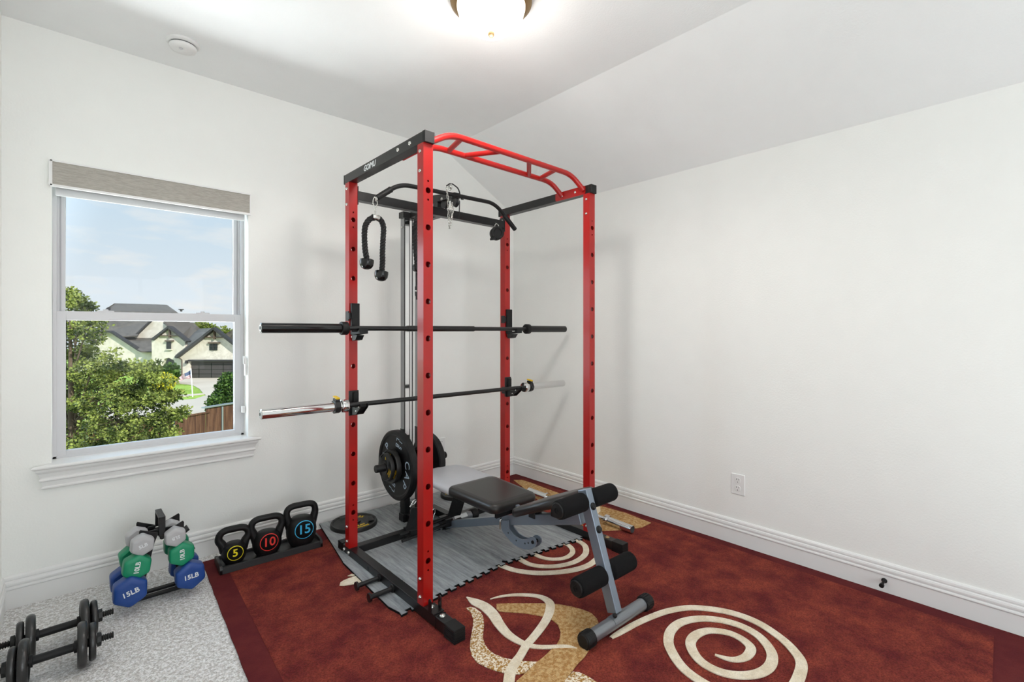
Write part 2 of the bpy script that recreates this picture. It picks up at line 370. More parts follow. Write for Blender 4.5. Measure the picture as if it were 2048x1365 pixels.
# window in the left wall
w1 = thing('window_1', 'white single hung window looking onto the street', 'window', (WX0, .1, WZ0), kind='structure')
YF = .10
f = MB(); fw = .028
f.box((WX0, YF, WZ0), (WX0+fw*.6, YF+.09, WZ1)).box((WX1-fw*.6, YF, WZ0), (WX1, YF+.09, WZ1)).box((WX0, YF, WZ0), (WX1, YF+.09, WZ0+.03)).box((WX0, YF, WZ1-.03), (WX1, YF+.09, WZ1))
for k in range(3):
    f.box((WX0+.016, YF+.030+.016*k, 1.36), (WX0+.024+.007*k, YF+.040+.016*k, WZ1)); f.box((WX1-.016, YF+.030+.016*k, 1.36), (WX1-.024-.007*k, YF+.040+.016*k, WZ1))
f.build('window_frame', 'vinyl', w1, .002)
def sash(x0, x1, z0, z1, y0, y1, sw, sb, stp, name):
    s = MB().box((x0, y0, z0), (x0+sw, y1, z1)).box((x1-sw, y0, z0), (x1, y1, z1)).box((x0+sw, y0, z0), (x1-sw, y1, z0+sb)).box((x0+sw, y0, z1-stp), (x1-sw, y1, z1))
    o = s.build(name, 'vinyl', w1, .003)
    MB().box((x0+sw, (y0+y1)/2-.003, z0+sb), (x1-sw, (y0+y1)/2+.003, z1-stp)).build('pane', 'glass', o)
    return o
lowers = sash(WX0+.012, WX1-.012, WZ0+.018, 1.392, YF+.002, YF+.036, .038, .034, .044, 'lower_sash')
sash(WX0+.030, WX1-.030, 1.352, WZ1-.02, YF+.042, YF+.074, .018, .036, .03, 'upper_sash')
lt = MB()
for cx in (-2.84, -2.40): lt.box((cx-.035, YF+.006, 1.392), (cx+.035, YF+.03, 1.401)); lt.cyl((cx, YF+.02, 1.40), (cx, YF+.02, 1.408), .012)
lt.build('sash_lock', 'vinyl', lowers, .001)
cc = MB().box((WX1-.012, .02, 1.02), (WX1-.001, .05, 1.13)).cyl((WX1-.014, .032, 1.09), (WX1-.014, .032, 1.14), .007).box((WX1-.02, .055, .79), (WX1-.001, .085, .83))
cc.build('cord_cleat', 'trim', w1, .002)
sp = [(0, 0), (0, .026), (.045, .026), (.052, .020), (.052, .014), (.046, .009), (.040, .006), (.038, -.004), (.030, -.016), (.024, -.034), (.024, -.040), (.028, -.044), (.028, -.050), (.020, -.056), (.016, -.078), (.020, -.082), (.020, -.088), (.012, -.094), (0, -.096)]
si = MB(); zs = WZ0-.008
x0s, x1s = WX0-.07, WX1+.062
rows = []
for y_, z_ in sp: rows.append([Vector((x0s+.055-min(y_, .052)*1.05, -y_, zs+z_)), Vector((x1s-.055+min(y_, .052)*1.05, -y_, zs+z_))])
for a, b in zip(rows, rows[1:]): si.face([a[0], b[0], b[1], a[1]])
si.face([r[0] for r in rows]); si.face([r[1] for r in reversed(rows)]); si.box((WX0-.004, -.001, zs+.006), (WX1+.004, YF+.03, zs+.026))
si.build('window_sill', 'trim', w1)
# roller blind under its valance
rb = thing('roller_blind', 'grey fabric valance of the rolled-up blind over the window', 'blind', ((WX0+WX1)/2, -.01, 2.03))
VZ = 1.995
MB().box((WX0-.004, -.022, VZ+.006), (WX1+.008, -.014, 2.116)).build('valance', 'blind', rb, .001)
ed = MB().box((WX0-.006, -.027, VZ-.003), (WX1+.010, -.010, VZ+.008)).box((WX0-.006, -.027, 2.112), (WX1+.010, .02, 2.121)).box((WX1+.003, -.024, VZ), (WX1+.010, .0, 2.12)).box((WX0-.010, -.027, VZ), (WX0+.003, -.0005, 2.12))
ed.build('valance_edge', 'trim', rb, .001)
MB().cyl((WX0+.01, .04, 2.065), (WX1-.01, .04, 2.065), .026).build('roller', 'trim', rb)
MB().box((WX0+.012, .028, 1.962), (WX1-.012, .044, 2.05)).build('blind_fabric', 'white', rb, .003)
MB().box((WX0+.004, -.004, 1.999), (WX1-.004, .022, 2.045)).build('head_rail', 'dark', rb)

# added window and unseen doorway behind the camera: openings for the fill lights
w2 = thing('fill_window', 'added unseen window behind the camera, made to hold a fill light', 'window', (BX0, YS, .7), kind='structure')
f = MB(); 
for a in (BX0, -2.175, BX1-.05): f.box((a, YS-.14, .7), (a+.05, YS-.08, 2.2))
f.box((BX0, YS-.14, .7), (BX1, YS-.08, .76)).box((BX0, YS-.14, 2.14), (BX1, YS-.08, 2.2)); f.build('window_frame', 'vinyl', w2, .002)
d1 = thing('door_1', 'white doorway casing behind the camera', 'door', (XW, -4.0, 0), kind='structure')
MB().box((XW-.01, -3.6, 0), (XW+.015, -3.52, 2.18)).box((XW-.01, -4.48, 0), (XW+.015, -4.4, 2.18)).box((XW-.01, -4.48, 2.1), (XW+.015, -3.52, 2.18)).build('door_casing', 'trim', d1, .003)

# ================================================================== CEILING AND WALL FITTINGS
cl = thing('ceiling_light', 'lit frosted glass dome light with bronze rim on the ceiling', 'ceiling light', (0, 0, 0))
MB().lathe([(0, 0), (.165, 0), (.178, -.012), (.178, -.030), (.165, -.040), (.150, -.044), (0, -.044)], LAMP, (0, 0, 1), 48).build('rim', 'bronze', cl)
MB().lathe([(.150, -.030), (.149, -.055), (.140, -.085), (.118, -.118), (.085, -.142), (.045, -.156), (0, -.160)], LAMP, (0, 0, 1), 48, split=90).build('glass_dome', 'globe', cl)
MB().lathe([(.0, -.158), (.014, -.160), (.015, -.166), (.010, -.176), (0, -.180)], LAMP, (0, 0, 1), 20, split=90).build('finial', 'bronze', cl)
cl.location = LAMP; 
for c_ in cl.children: c_.data.transform(Matrix.Translation(-LAMP))
cl2 = copy_tree(cl); cl2.location = ADDED_LAMP; cl2['label'] = 'added second dome light, unseen on the ceiling behind the camera'
sm = Vector((-2.556, -.310, CH)); sd_ = thing('smoke_detector', 'round white smoke detector on the ceiling near the window wall', 'smoke detector', sm)
MB().lathe([(0, 0), (.072, 0), (.072, -.010), (.066, -.014), (.056, -.015)], sm, Z, 40).build('base_ring', 'trim', sd_)
MB().lathe([(.054, -.014), (.054, -.019)], sm, Z, 40).build('vent_gap', 'dark', sd_)
MB().lathe([(.058, -.019), (.060, -.024), (.055, -.036), (.040, -.042), (0, -.044)], sm, Z, 40, split=60).build('cover', 'trim', sd_)
MB().lathe([(.009, -.0435), (.009, -.046), (0, -.046)], sm+Vector((-.012, -.022, 0)), Z, 16).build('test_button', 'vinyl', sd_)

def outlet(loc, nrm, label):
    o = thing('wall_outlet', label, 'outlet', loc); n = Vector(nrm); s = Z.cross(n)
    def p(a, b, c): return Vector(loc)+s*a+Z*b+n*c
    MB().slab(rrect(.080, .124, .004), [(0, 0), (0, .004), (.003, .006)], loc, s, Z, n).build('plate', 'trim', o)
    for dz in (.024, -.024):
        ob = MB().slab(rrect(.034, .036, .015), [(0, .005), (0, .0075), (.001, .008)], p(0, dz, 0), s, Z, n).build('receptacle', 'trim', o)
        MB().beam(p(-.007, dz+.007, .006), p(-.007, dz+.007, .0086), .0022, .009, up=Z).beam(p(.007, dz+.007, .006), p(.007, dz+.007, .0086), .0022, .009, up=Z).cyl(p(0, dz-.009, .006), p(0, dz-.009, .0086), .0028, 10).build('slot', 'dark', ob)
outlet((0, -2.006, .366), (-1, 0, 0), 'white outlet low on the right wall')
outlet((-.791, 0, .375), (0, -1, 0), 'white outlet on the window wall behind the rack')
ds = thing('door_stop', 'small black door stop on the right baseboard', 'door stop', (-.013, -2.718, .062))
q = Vector((-.013, -2.718, .062))
MB().lathe([(0, 0), (.012, 0), (.012, .004), (.006, .008), (.0055, .050), (.010, .054), (.010, .068), (0, .070)], q, (-1, 0, -.05), 16, split=30).build('stop', 'rubber', ds)

# ================================================================== RUG AND MATS
RZ = .007
rg = MB()
rug_out = [(-2.436, -.098), (-2.462, -.60), (-2.494, -1.288), (-2.552, -3.10), (-2.56, -3.42), (-.02, -3.42), (-.022, -2.0), (-.024, -.62), (-.026, -.062)]
def wob(a, b, n, amp):
    return [Vector((a[0]+(b[0]-a[0])*i/n, a[1]+(b[1]-a[1])*i/n, 0))+Vector((amp*math.sin(i*1.9+a[0]*7), amp*math.cos(i*2.3), 0)) for i in range(n)]
outl = []
for a, b in zip(rug_out, rug_out[1:]+rug_out[:1]): outl += wob(a, b, 10, .0012)
rg.prism([Vector((p.x, p.y, .0005)) for p in outl], (0, 0, RZ), 1)
inn = [(-2.352, -.310), (-2.43, -2.0), (-2.45, -3.19), (-.112, -3.105), (-.075, -1.3), (-.062, -.20), (-1.2, -.24)]
rg.prism([Vector((x, y, RZ-.001)) for x, y in inn], (0, 0, .0035), 0)
ZP = RZ+.0030; LAY = [0]
def P2(u, v): p = at(u, v, 'z', ZP); return p
def patch(px, mi, tess=True):
    LAY[0] += 1; rg.prism([P2(u, v)+Z*(.0002*LAY[0]) for u, v in px], (0, 0, .0030), mi)
def ribbon(px, w, mi, n=5, unit='m'):
    """px: photo pixels along the stripe, w: widths in metres on the rug"""
    LAY[0] += 1
    c = smooth_path([P2(*p[:2])+Z*(.0002*LAY[0]+.003) for p in px], n)
    ws = smooth_path([Vector((x, 0, 0)) for x in w], n)
    Lf, Rf = [], []
    for i, p in enumerate(c):
        d = c[min(i+1, len(c)-1)]-c[max(i-1, 0)]; nn = Vector((-d.y, d.x, 0)).normalized(); h = max(ws[i].x/2, .002)
        Lf.append(p+nn*h); Rf.append(p-nn*h)
    low = Z*-.004
    rg.grid([Lf, Rf], closed=False, mi=mi, smooth=False); rg.grid([[p+low for p in Lf], Lf], closed=False, mi=mi, smooth=False); rg.grid([Rf, [p+low for p in Rf]], closed=False, mi=mi, smooth=False)
def zz(pts, s=6.0235, ox=900, oy=1170): return [(ox+a/s, oy+b/s) for a, b in pts]
TAN, CRE, SPK = 2, 3, 4
patch([(1027, 961), (1045, 961.5), (1060, 966), (1105, 983), (1150, 999), (1200, 1013), (1250, 1027), (1302, 1047), (1284, 1056), (1255, 1060), (1228, 1062), (1190, 1064), (1140, 1040), (1067, 995), (1045, 975)], TAN)
patch([(1187, 1010), (1200, 1014), (1201, 1024), (1190, 1035), (1170, 1030), (1160, 1015)], CRE)
patch(zz([(560, 240), (560, 300), (600, 330), (750, 340), (900, 350), (1020, 370), (1120, 390), (1230, 430), (1300, 490), (1335, 580), (1320, 670), (1280, 740), (1200, 810), (1130, 880), (1050, 940), (900, 1086), (800, 1175), (770, 1300), (1300, 1300), (1380, 1175), (1450, 1080), (1540, 960), (1620, 880), (1700, 760), (1760, 640), (1790, 560), (1800, 500), (1770, 420), (1700, 350), (1600, 310), (1450, 270), (1300, 245), (1150, 235), (900, 235), (700, 235)][::-1]), TAN)
patch(zz([(190, 290), (250, 278), (300, 290), (370, 340), (400, 400), (410, 500), (400, 580), (395, 650), (420, 730), (470, 800), (540, 850), (640, 890), (750, 915), (900, 935), (1050, 940), (900, 1075), (830, 1090), (680, 1080), (560, 1050), (450, 1010), (330, 950), (260, 860), (240, 760), (250, 650), (275, 520), (280, 420), (250, 340)]), SPK)
patch(zz([(1380, 1175), (1330, 1320), (1900, 1320), (1850, 1240), (1750, 1175), (1650, 1110), (1560, 1070), (1480, 1060)]), SPK)
patch([(679, 1173), (681, 1167), (687, 1163), (698, 1158.5), (712, 1154), (722, 1152), (728, 1166), (712, 1169.5), (700, 1171.5), (688, 1173.5)], CRE)
patch([(695, 1154), (704, 1150), (712, 1152), (706, 1154)], CRE)
def rb2(pts, w):
    px = zz(pts); ws = []
    for (a, b), ww_ in zip(px, w):
        ws.append(ww_/6.0235*(P2(a, b)-CAM).dot(FW)/F*1.12)
    ribbon(px, ws, CRE)
rb2([(200, 158), (300, 215), (420, 275), (520, 370), (590, 480), (680, 590), (780, 665), (900, 725), (1020, 755), (1150, 762), (1300, 757), (1420, 757), (1530, 778)], [6, 110, 128, 125, 115, 102, 90, 72, 60, 58, 56, 48, 12])
rb2([(485, 182), (600, 152), (750, 133), (900, 132), (1050, 145), (1150, 182), (1205, 240), (1200, 330), (1160, 430), (1080, 550), (990, 660), (920, 740), (850, 860), (780, 960), (730, 1060), (710, 1175), (700, 1300)], [3, 26, 40, 50, 58, 78, 95, 98, 92, 90, 88, 92, 92, 108, 118, 122, 122])
sp1 = [(1430, 1312), (1451, 1319), (1472, 1322), (1493, 1315.5), (1502, 1300), (1491, 1286), (1472, 1274), (1450, 1266.5), (1417, 1263.5), (1392, 1272), (1381, 1288), (1388, 1309), (1405, 1328), (1434, 1344), (1468, 1352.5), (1506, 1352), (1532, 1342), (1544, 1325), (1541, 1303), (1519, 1276), (1485, 1255.5), (1443, 1243), (1400, 1239.5), (1363, 1246.5), (1342, 1263.5), (1337, 1287), (1347, 1312), (1366, 1338), (1392, 1359), (1425, 1378), (1465, 1392), (1510, 1399), (1552, 1396), (1582, 1382), (1597, 1359), (1603, 1329), (1587, 1303), (1561, 1278), (1519, 1249.5), (1477, 1232), (1434, 1222), (1383, 1217.5), (1341, 1223), (1307, 1234), (1273, 1249), (1246, 1264), (1234, 1271), (1222, 1278)]
ribbon(sp1, [.010, .022, .028, .034, .038, .038, .036, .036, .036]+[.040]*32+[.036, .034, .032, .030, .028, .024, .016], CRE)
ribbon([(1050, 1100), (1060, 1106), (1072, 1112), (1088, 1118), (1110, 1120.5), (1132, 1117), (1145, 1107), (1141, 1096), (1127, 1088), (1104, 1085)], [.03]*10, CRE)
ribbon([(1020, 1108), (1042, 1122), (1062, 1131.5), (1091, 1135), (1122, 1133), (1151, 1125), (1170, 1111), (1171, 1096), (1160, 1086), (1141, 1079.5), (1120, 1074)], [.034]*11, CRE)
ribbon([(985, 1124), (1007, 1135), (1034, 1143.5), (1072, 1148), (1110, 1147), (1145, 1142.5), (1176, 1133), (1195, 1118), (1200, 1100)], [.034, .036, .038, .04, .04, .04, .038, .034, .02], CRE)
rug = rg.build('area_rug', ['rug', 'rug_border', 'tan', 'cream', 'speckle'])
tag(rug, 'burgundy area rug with cream spirals and tan leaf shapes', 'rug')

def foam_tile(name, corners, teeth, label, zb, dip=0):
    """quad tile with interlocking teeth on the listed sides (0 front, 1 right, 2 back, 3 left)"""
    c = [Vector((x, y, 0)) for x, y in corners]; out = []
    for i in range(4):
        a, b = c[i], c[(i+1) % 4]; d = b-a; n_ = Vector((d.y, -d.x, 0)).normalized(); L_ = d.length; d = d.normalized()
        if i in teeth:
            k = 12; w = L_/(2*k); sgn = teeth[i]
            for j in range(k):
                s0 = j*2*w+w*.5; h = .022
                for t_, o_ in ((s0+w*.12, 0), (s0-w*.08, h), (s0+w*1.08, h), (s0+w*.88, 0)): out.append(a+d*(t_)+n_*o_*sgn)
        else:
            for j in range(8): out.append(a+d*L_*j/8)
    mb = MB(); zt = .0125
    lo = [Vector((p.x, p.y, zb)) for p in out]; 
    mb.prism(lo, (0, 0, zt-.0025), 1); mb.prism([p+Z*(zt-.0025) for p in lo], (0, 0, .0025), 0)
    o = mb.build('foam_tile', ['mat', 'foam']); return tag(o, label, 'floor mat', 'wood-print foam floor tiles under the rack')
MZ = RZ+.0035
foam_tile('a', [(-1.897, -1.288), (-1.212, -1.243), (-1.228, -.655), (-1.872, -.655)], {0: 1, 1: 1}, 'wood-print foam tile at the front left, under the left rail of the rack', MZ)
foam_tile('b', [(-1.210, -1.245), (-.60, -1.335), (-.60, -.655), (-1.226, -.655)], {0: 1, 3: -1}, 'wood-print foam tile at the front right, under the bench', MZ)
foam_tile('c', [(-1.870, -.653), (-1.230, -.653), (-1.245, -.035), (-1.768, -.035)], {1: 1}, 'wood-print foam tile at the back left, by the baseboard and kettlebells', MZ)
foam_tile('d', [(-1.228, -.653), (-.60, -.653), (-.72, -.035), (-1.243, -.035)], {3: -1}, 'wood-print foam tile at the back, behind the bench', MZ)

# ================================================================== POWER RACK
X0, X1, YFR, YB = -1.8177, -.6440, -1.3868, -.6083
PS = .05; ZT = 2.1854; ZRL = .063; H0 = 1.9238; DH = .1662
rack = thing('power_rack', 'tall red and black power rack with lat tower in the corner', 'power rack', ((X0+X1+PS)/2, (YFR+YB)/2, 0))
def holed(mb, o, ex, ez, nrm, w, z0, z1, holes):
    """flat wall of a post with round holes; each hole has a rolled lip inwards"""
    o = Vector(o); z = z0
    def pt(a, b, c=0): return o+ex*a+ez*b+nrm*c
    for zc, r in sorted(holes):
        h = r*1.25; mb.face([pt(0, z), pt(w, z), pt(w, zc-h), pt(0, zc-h)]); n = 16
        ring = [(w/2+r*math.cos(PI/4+2*PI*i/n), zc+r*math.sin(PI/4+2*PI*i/n)) for i in range(n)]
        sq = []
        for i in range(n):
            a = PI/4+2*PI*i/n; ca, sa = math.cos(a), math.sin(a); k = 1/max(abs(ca), abs(sa)); sq.append((w/2+ca*k*w/2, zc+sa*k*h))
        for i in range(n):
            j = (i+1) % n; mb.face([pt(*ring[i]), pt(*sq[i]), pt(*sq[j]), pt(*ring[j])])
            mb.face([pt(*ring[i], -.003), pt(*ring[i]), pt(*ring[j]), pt(*ring[j], -.003)])
        z = zc+h
    mb.face([pt(0, z), pt(w, z), pt(w, z1), pt(0, z1)])
def post(x, y):
    mb = MB(); hs = [(H0-k*DH, .0135) for k in range(11)]+[(H0+d, .0048) for d in (-.042, .042)]+[(H0-10*DH+d, .0048) for d in (-.042, .042)]
    holed(mb, (x, y, 0), X, Z, -Y, PS, ZRL, ZT-PS, hs); holed(mb, (x+PS, y+PS, 0), -X, Z, Y, PS, ZRL, ZT-PS, hs)
    mb.face([(x, y+PS, ZRL), (x, y, ZRL), (x, y, ZT-PS), (x, y+PS, ZT-PS)]); mb.face([(x+PS, y, ZRL), (x+PS, y+PS, ZRL), (x+PS, y+PS, ZT-PS), (x+PS, y, ZT-PS)])
    mb.face([(x, y, ZRL), (x, y+PS, ZRL), (x+PS, y+PS, ZRL), (x+PS, y, ZRL)])
    p = mb.build('upright_post', 'red', rack)
    for z in (2.10, 2.012, .180, .098):
        for sx in (-1, 1):
            xx = x if sx < 0 else x+PS
            MB().lathe([(0, 0), (.0085, 0), (.0085, .003), (.0065, .006), (.0045, .008), (0, .009)], (xx, y+PS/2, z), (sx, 0, 0), 10, split=50).build('bolt', 'zinc', p)
for x in (X0, X1):
    for y in (YFR, YB): post(x, y)
YF0 = -1.4004                                            # front end of the top beams
for i, x in enumerate((X0, X1)):
    tb = MB().box((x-.0005, YF0+.02, ZT-PS), (x+PS, YB+PS+.012, ZT)).build('top_beam', 'black', rack, .002)
    MB().box((x-.001, YF0, ZT-PS-.001), (x+PS+.001, YF0+.022, ZT+.001)).build('end_cap', 'rubber', tb, .002)
    MB().box((x-.001, YB+PS+.010, ZT-PS-.001), (x+PS+.001, YB+PS+.022, ZT+.001)).build('end_cap', 'rubber', tb, .002)
    for yy in (-1.275, -1.165):
        for sx in (-1, 1): MB().lathe([(0, 0), (.010, 0), (.010, .003), (.0075, .008), (0, .011)], ((x if sx < 0 else x+PS), yy, ZT-.026), (sx, 0, 0), 12, split=50).build('bolt', 'zinc', tb)
    rl = MB().box((x, -1.60, .013), (x+PS, -.475, ZRL)).build('base_rail', 'black', rack, .003)
    for a, b, ny in ((-1.625, -1.55, 0), (-.52, -.462, 1)):
        c = MB(); c.box((x-.002, a, .0065), (x+PS+.002, b, ZRL+.003))
        for k in range(7): c.box((x-.0036, a-.0016, .012+k*.008), (x+PS+.0036, b+(.0016 if ny else -.004), .016+k*.008))
        c.build('rubber_foot', 'rubber', rl, .001, weld=False)
    if i == 0:
        for yy in (-.545, -.605): MB().lathe([(0, 0), (.010, 0), (.010, .003), (.007, .008), (0, .010)], (x, yy, .040), (-1, 0, 0), 12, split=50).build('bolt', 'zinc', rl)
        MB().cyl((x+.001, -.845, .038), (x-.0006, -.845, .038), .011, 16).build('hole_plug', 'dark', rl)
        for yy in (-.972, -1.110):
            pg = MB().lathe([(0, 0), (.019, 0), (.019, .008), (.0115, .011), (.0115, .112), (.021, .116), (.021, .126), (0, .126)], (x, yy, .038), (-1, 0, 0), 12, split=25).build('band_peg', 'black', rl)
            MB().lathe([(0, 0), (.012, 0), (.012, .006), (.009, .012), (0, .016)], (x+PS, yy, .044), (1, 0, .3), 6, split=30).build('peg_nut', 'zinc', pg)
    # dip bracket plate with two upright ears in front of each front post
    if i == 1:
        MB().lathe([(0, 0), (.0135, 0), (.0125, .003), (.008, .007), (0, .008)], (x+PS/2, YFR-.112, ZRL+.001), Z, 16, split=60).build('bolt', 'bronze', rl); continue
    br = MB().box((x-.003, YFR-.085, ZRL), (x+PS+.003, YFR-.004, ZRL+.005))
    for xx in (x-.003, x+PS-.002): br.prism([(xx, YFR-.066, ZRL), (xx, YFR-.066, ZRL+.050), (xx, YFR-.060, ZRL+.058), (xx, YFR-.050, ZRL+.058), (xx, YFR-.044, ZRL+.050), (xx, YFR-.044, ZRL)], (.005, 0, 0))
    b_ = br.build('bracket', 'black', rl, .001)
    for yy in (YFR-.026, YFR-.112): MB().lathe([(0, 0), (.0135, 0), (.0125, .003), (.008, .007), (0, .008)], (x+PS/2, yy, ZRL+(.005 if yy > -1.45 else .002)), Z, 16, split=60).build('bolt', 'zinc', b_)
    MB().box((x-.001, YFR-.099, .012), (x+PS+.001, YFR-.096, ZRL+.001)).build('joint_band', 'rubber', rl)
text('GOIMU', .042, (X0-.0012, -.862, ZT-.027), -Y, Z, 'white', rack, 'beam_lettering', shear=.22, bold=.0008, spacing=.95)
# rear beams
MB().box((X0+PS, YB, 2.042), (X1, YB+PS, 2.094)).build('rear_top_beam', 'black', rack, .002)
for x in (X0+PS, X1-.005): MB().box((x, YB-.004, 2.015), (x+.005, YB+PS+.004, 2.12)).build('beam_flange', 'black', rack, .001)
MB().box((X0+PS, YB-.008, .013), (X1, YB+PS-.008, ZRL)).build('rear_base_beam', 'black', rack, .003)
# multi grip pull-up bar: two bent tubes joined by angled grips, on two bolted plates
ZPB = 2.248
puf = [(X0+PS+.004, YFR+.060, ZT-.026), (-1.615, YFR+.080, ZPB), (-.725, YFR+.080, ZPB), (X1-.004, YFR+.045, ZT-.026)]
pur = [(X0+PS+.004, -1.175, ZT-.026), (-1.60, -1.130, ZPB-.004), (-.715, -1.130, ZPB-.004), (X1-.004, -1.165, ZT-.026)]
pb = MB().tube(bend(puf, .07), .0155).build('pull_up_bar', 'red', rack)
MB().tube(bend(pur, .07), .0155).build('pull_up_bar', 'red', rack)
yf_, yr_ = YFR+.080, -1.130
def zfr(u, v, y): return at(u, v, 'y', y).x
for (ua, va), (ub, vb) in (((897, 300), (924, 285)), ((928, 308), (1003, 312)), ((1058, 352), (1058, 329)), ((1079, 354), (1112, 347))):
    MB().cyl((zfr(ua, va, yr_), yr_, ZPB-.004), (zfr(ub, vb, yf_), yf_, ZPB), .0135).build('grip', 'red', rack)
for x, s in ((X0+PS, 1), (X1, -1)):
    MB().slab(rrect(.245, .052, .012), [(0, 0), (0, .005)], (x, -1.232, ZT-.026), Y*-s, Z, X*s).build('bar_plate', 'red', rack)
# lat tower
TY = -.37; TX = (X0+X1+PS)/2
for xc in (TX-.119, TX-.008):
    t_ = MB().box((xc-.020, TY-.025, .02), (xc+.020, TY+.025, 2.07)).build('tower_upright', 'darkchrome', rack, .002)
    MB().box((xc-.0203, TY-.0262, .58), (xc+.0203, TY-.0245, 2.05)).build('channel_edge', 'black', t_)
    MB().box((xc-.0145, TY-.0272, .60), (xc+.0145, TY-.0255, 2.03)).build('guide_strip', 'chrome', t_)
    MB().box((xc-.022, TY-.027, .02), (xc+.022, TY+.027, .64)).build('lower_sleeve', 'black', t_, .002)
    MB().lathe([(0, 0), (.008, 0), (.008, .004), (0, .006)], (xc-.020, TY, 1.985), (-1, 0, 0), 10).build('bolt', 'zinc', t_)
MB().box((TX-.150, TY-.03, 2.045), (TX+.030, TY+.03, 2.085)).box((TX-.10, TY+.02, 2.05), (TX-.06, YB+PS, 2.085)).box((TX+.02, TY+.02, 2.05), (TX+.06, YB+PS, 2.085)).build('tower_top_plate', 'black', rack, .002)
MB().box((TX-.150, TY-.03, .0265), (TX+.030, TY+.03, .075)).box((TX-.125, TY-.20, .0265), (TX-.075, TY+.02, .07)).box((TX+.075, TY-.20, .0265), (TX+.125, TY+.02, .07)).build('tower_base', 'black', rack, .003)
MB().box((TX-.03, TY+.02, .0265), (TX+.03, TY+.23, .07)).build('tower_foot', 'black', rack, .003)
MB().box((TX-.085, TY-.055, .34), (TX-.040, TY+.03, .50)).box((TX-.137, TY-.055, .455), (TX+.010, TY-.030, .50)).box((TX-.137, TY-.055, .335), (TX+.010, TY-.030, .38)).build('weight_carriage', 'black', rack, .003)
PY, PZ = -.405, .418
MB().lathe([(0, 0), (.0225, 0), (.0245, .003), (.0245, .527), (.0225, .530), (0, .530)], (-1.556, PY, PZ), X, 24).build('loading_peg', 'rubber', rack)
# pulley arm on top of the rear beam
pa = MB(); pa.box((TX-.022, YB-.002, 2.094), (TX+.022, YB+PS, 2.135)).prism([(TX-.022, YB+.06, 2.128), (TX-.022, YB-.02, 2.128), (TX-.022, -.80, 2.118), (TX-.022, -.80, 2.150), (TX-.022, YB+.06, 2.182)], (.044, 0, 0))
pa = pa.build('pulley_arm', 'black', rack, .002)
MB().lathe([(0, -.012), (.030, -.012), (.032, -.010), (.026, 0), (.032, .010), (.030, .012), (0, .012)], (TX, -.775, 2.098), X, 24).build('pulley', 'plastic', pa)
MB().lathe([(0, -.012), (.030, -.012), (.032, -.010), (.026, 0), (.032, .010), (.030, .012), (0, .012)], (TX, -.665, 2.108), X, 24).build('pulley', 'plastic', pa)
for yy in (-.775, -.665): MB().lathe([(0, 0), (.011, 0), (.011, .005), (.006, .009), (0, .010)], (TX-.022, yy, 2.134), (-1, 0, 0), 10).build('bolt', 'zinc', pa)
MB().tube([(TX+.012, -.775-.03, 2.10), (TX+.012, -.80, 1.995)], .003, 8).tube([(-1.27, TY, 2.05), (-1.27, TY, .50)], .003, 8).tube([(TX+.02, TY-.02, 2.05), (TX+.02, TY-.02, .50)], .003, 8).build('cable', 'rubber', rack)
# low row foot plates on their cross bar
fpb = MB().cyl((-1.56, -.715, .098), (-1.13, -.700, .115), .012).cyl((-1.56, -.745, .075), (-1.13, -.73, .088), .010).box((-1.25, -.742, .066), (-1.20, -.655, .112)).box((-1.50, -.742, .066), (-1.45, -.655, .112)).build('foot_plate_bar', 'black', rack)
def foot_plate(cx, cy, cz, tw=0):
    ex = Vector((1, -.06, -.09)).normalized(); ez = Vector((.13, -.30, 1)).normalized(); ex = (ex-ez*ex.dot(ez)).normalized(); n = ex.cross(ez)
    mb = MB().slab(rrect(.098, .142, .006), [(0, 0), (0, .005)], (cx, cy, cz), ex, ez, n)
    for i in range(5):
        for j in range(4):
            c = Vector((cx, cy, cz))+ex*(-.034+.023*j)+ez*(-.054+.027*i)+n*.005; a = PI/4 if (i+j) % 2 else -PI/4
            d = ex*math.cos(a)+ez*math.sin(a); mb.beam(c-d*.008, c+d*.008, .004, .002, up=n)
    return mb.build('foot_plate', 'black', rack)
foot_plate(-1.172, -.745, .187); foot_plate(-1.495, -.79, .205)

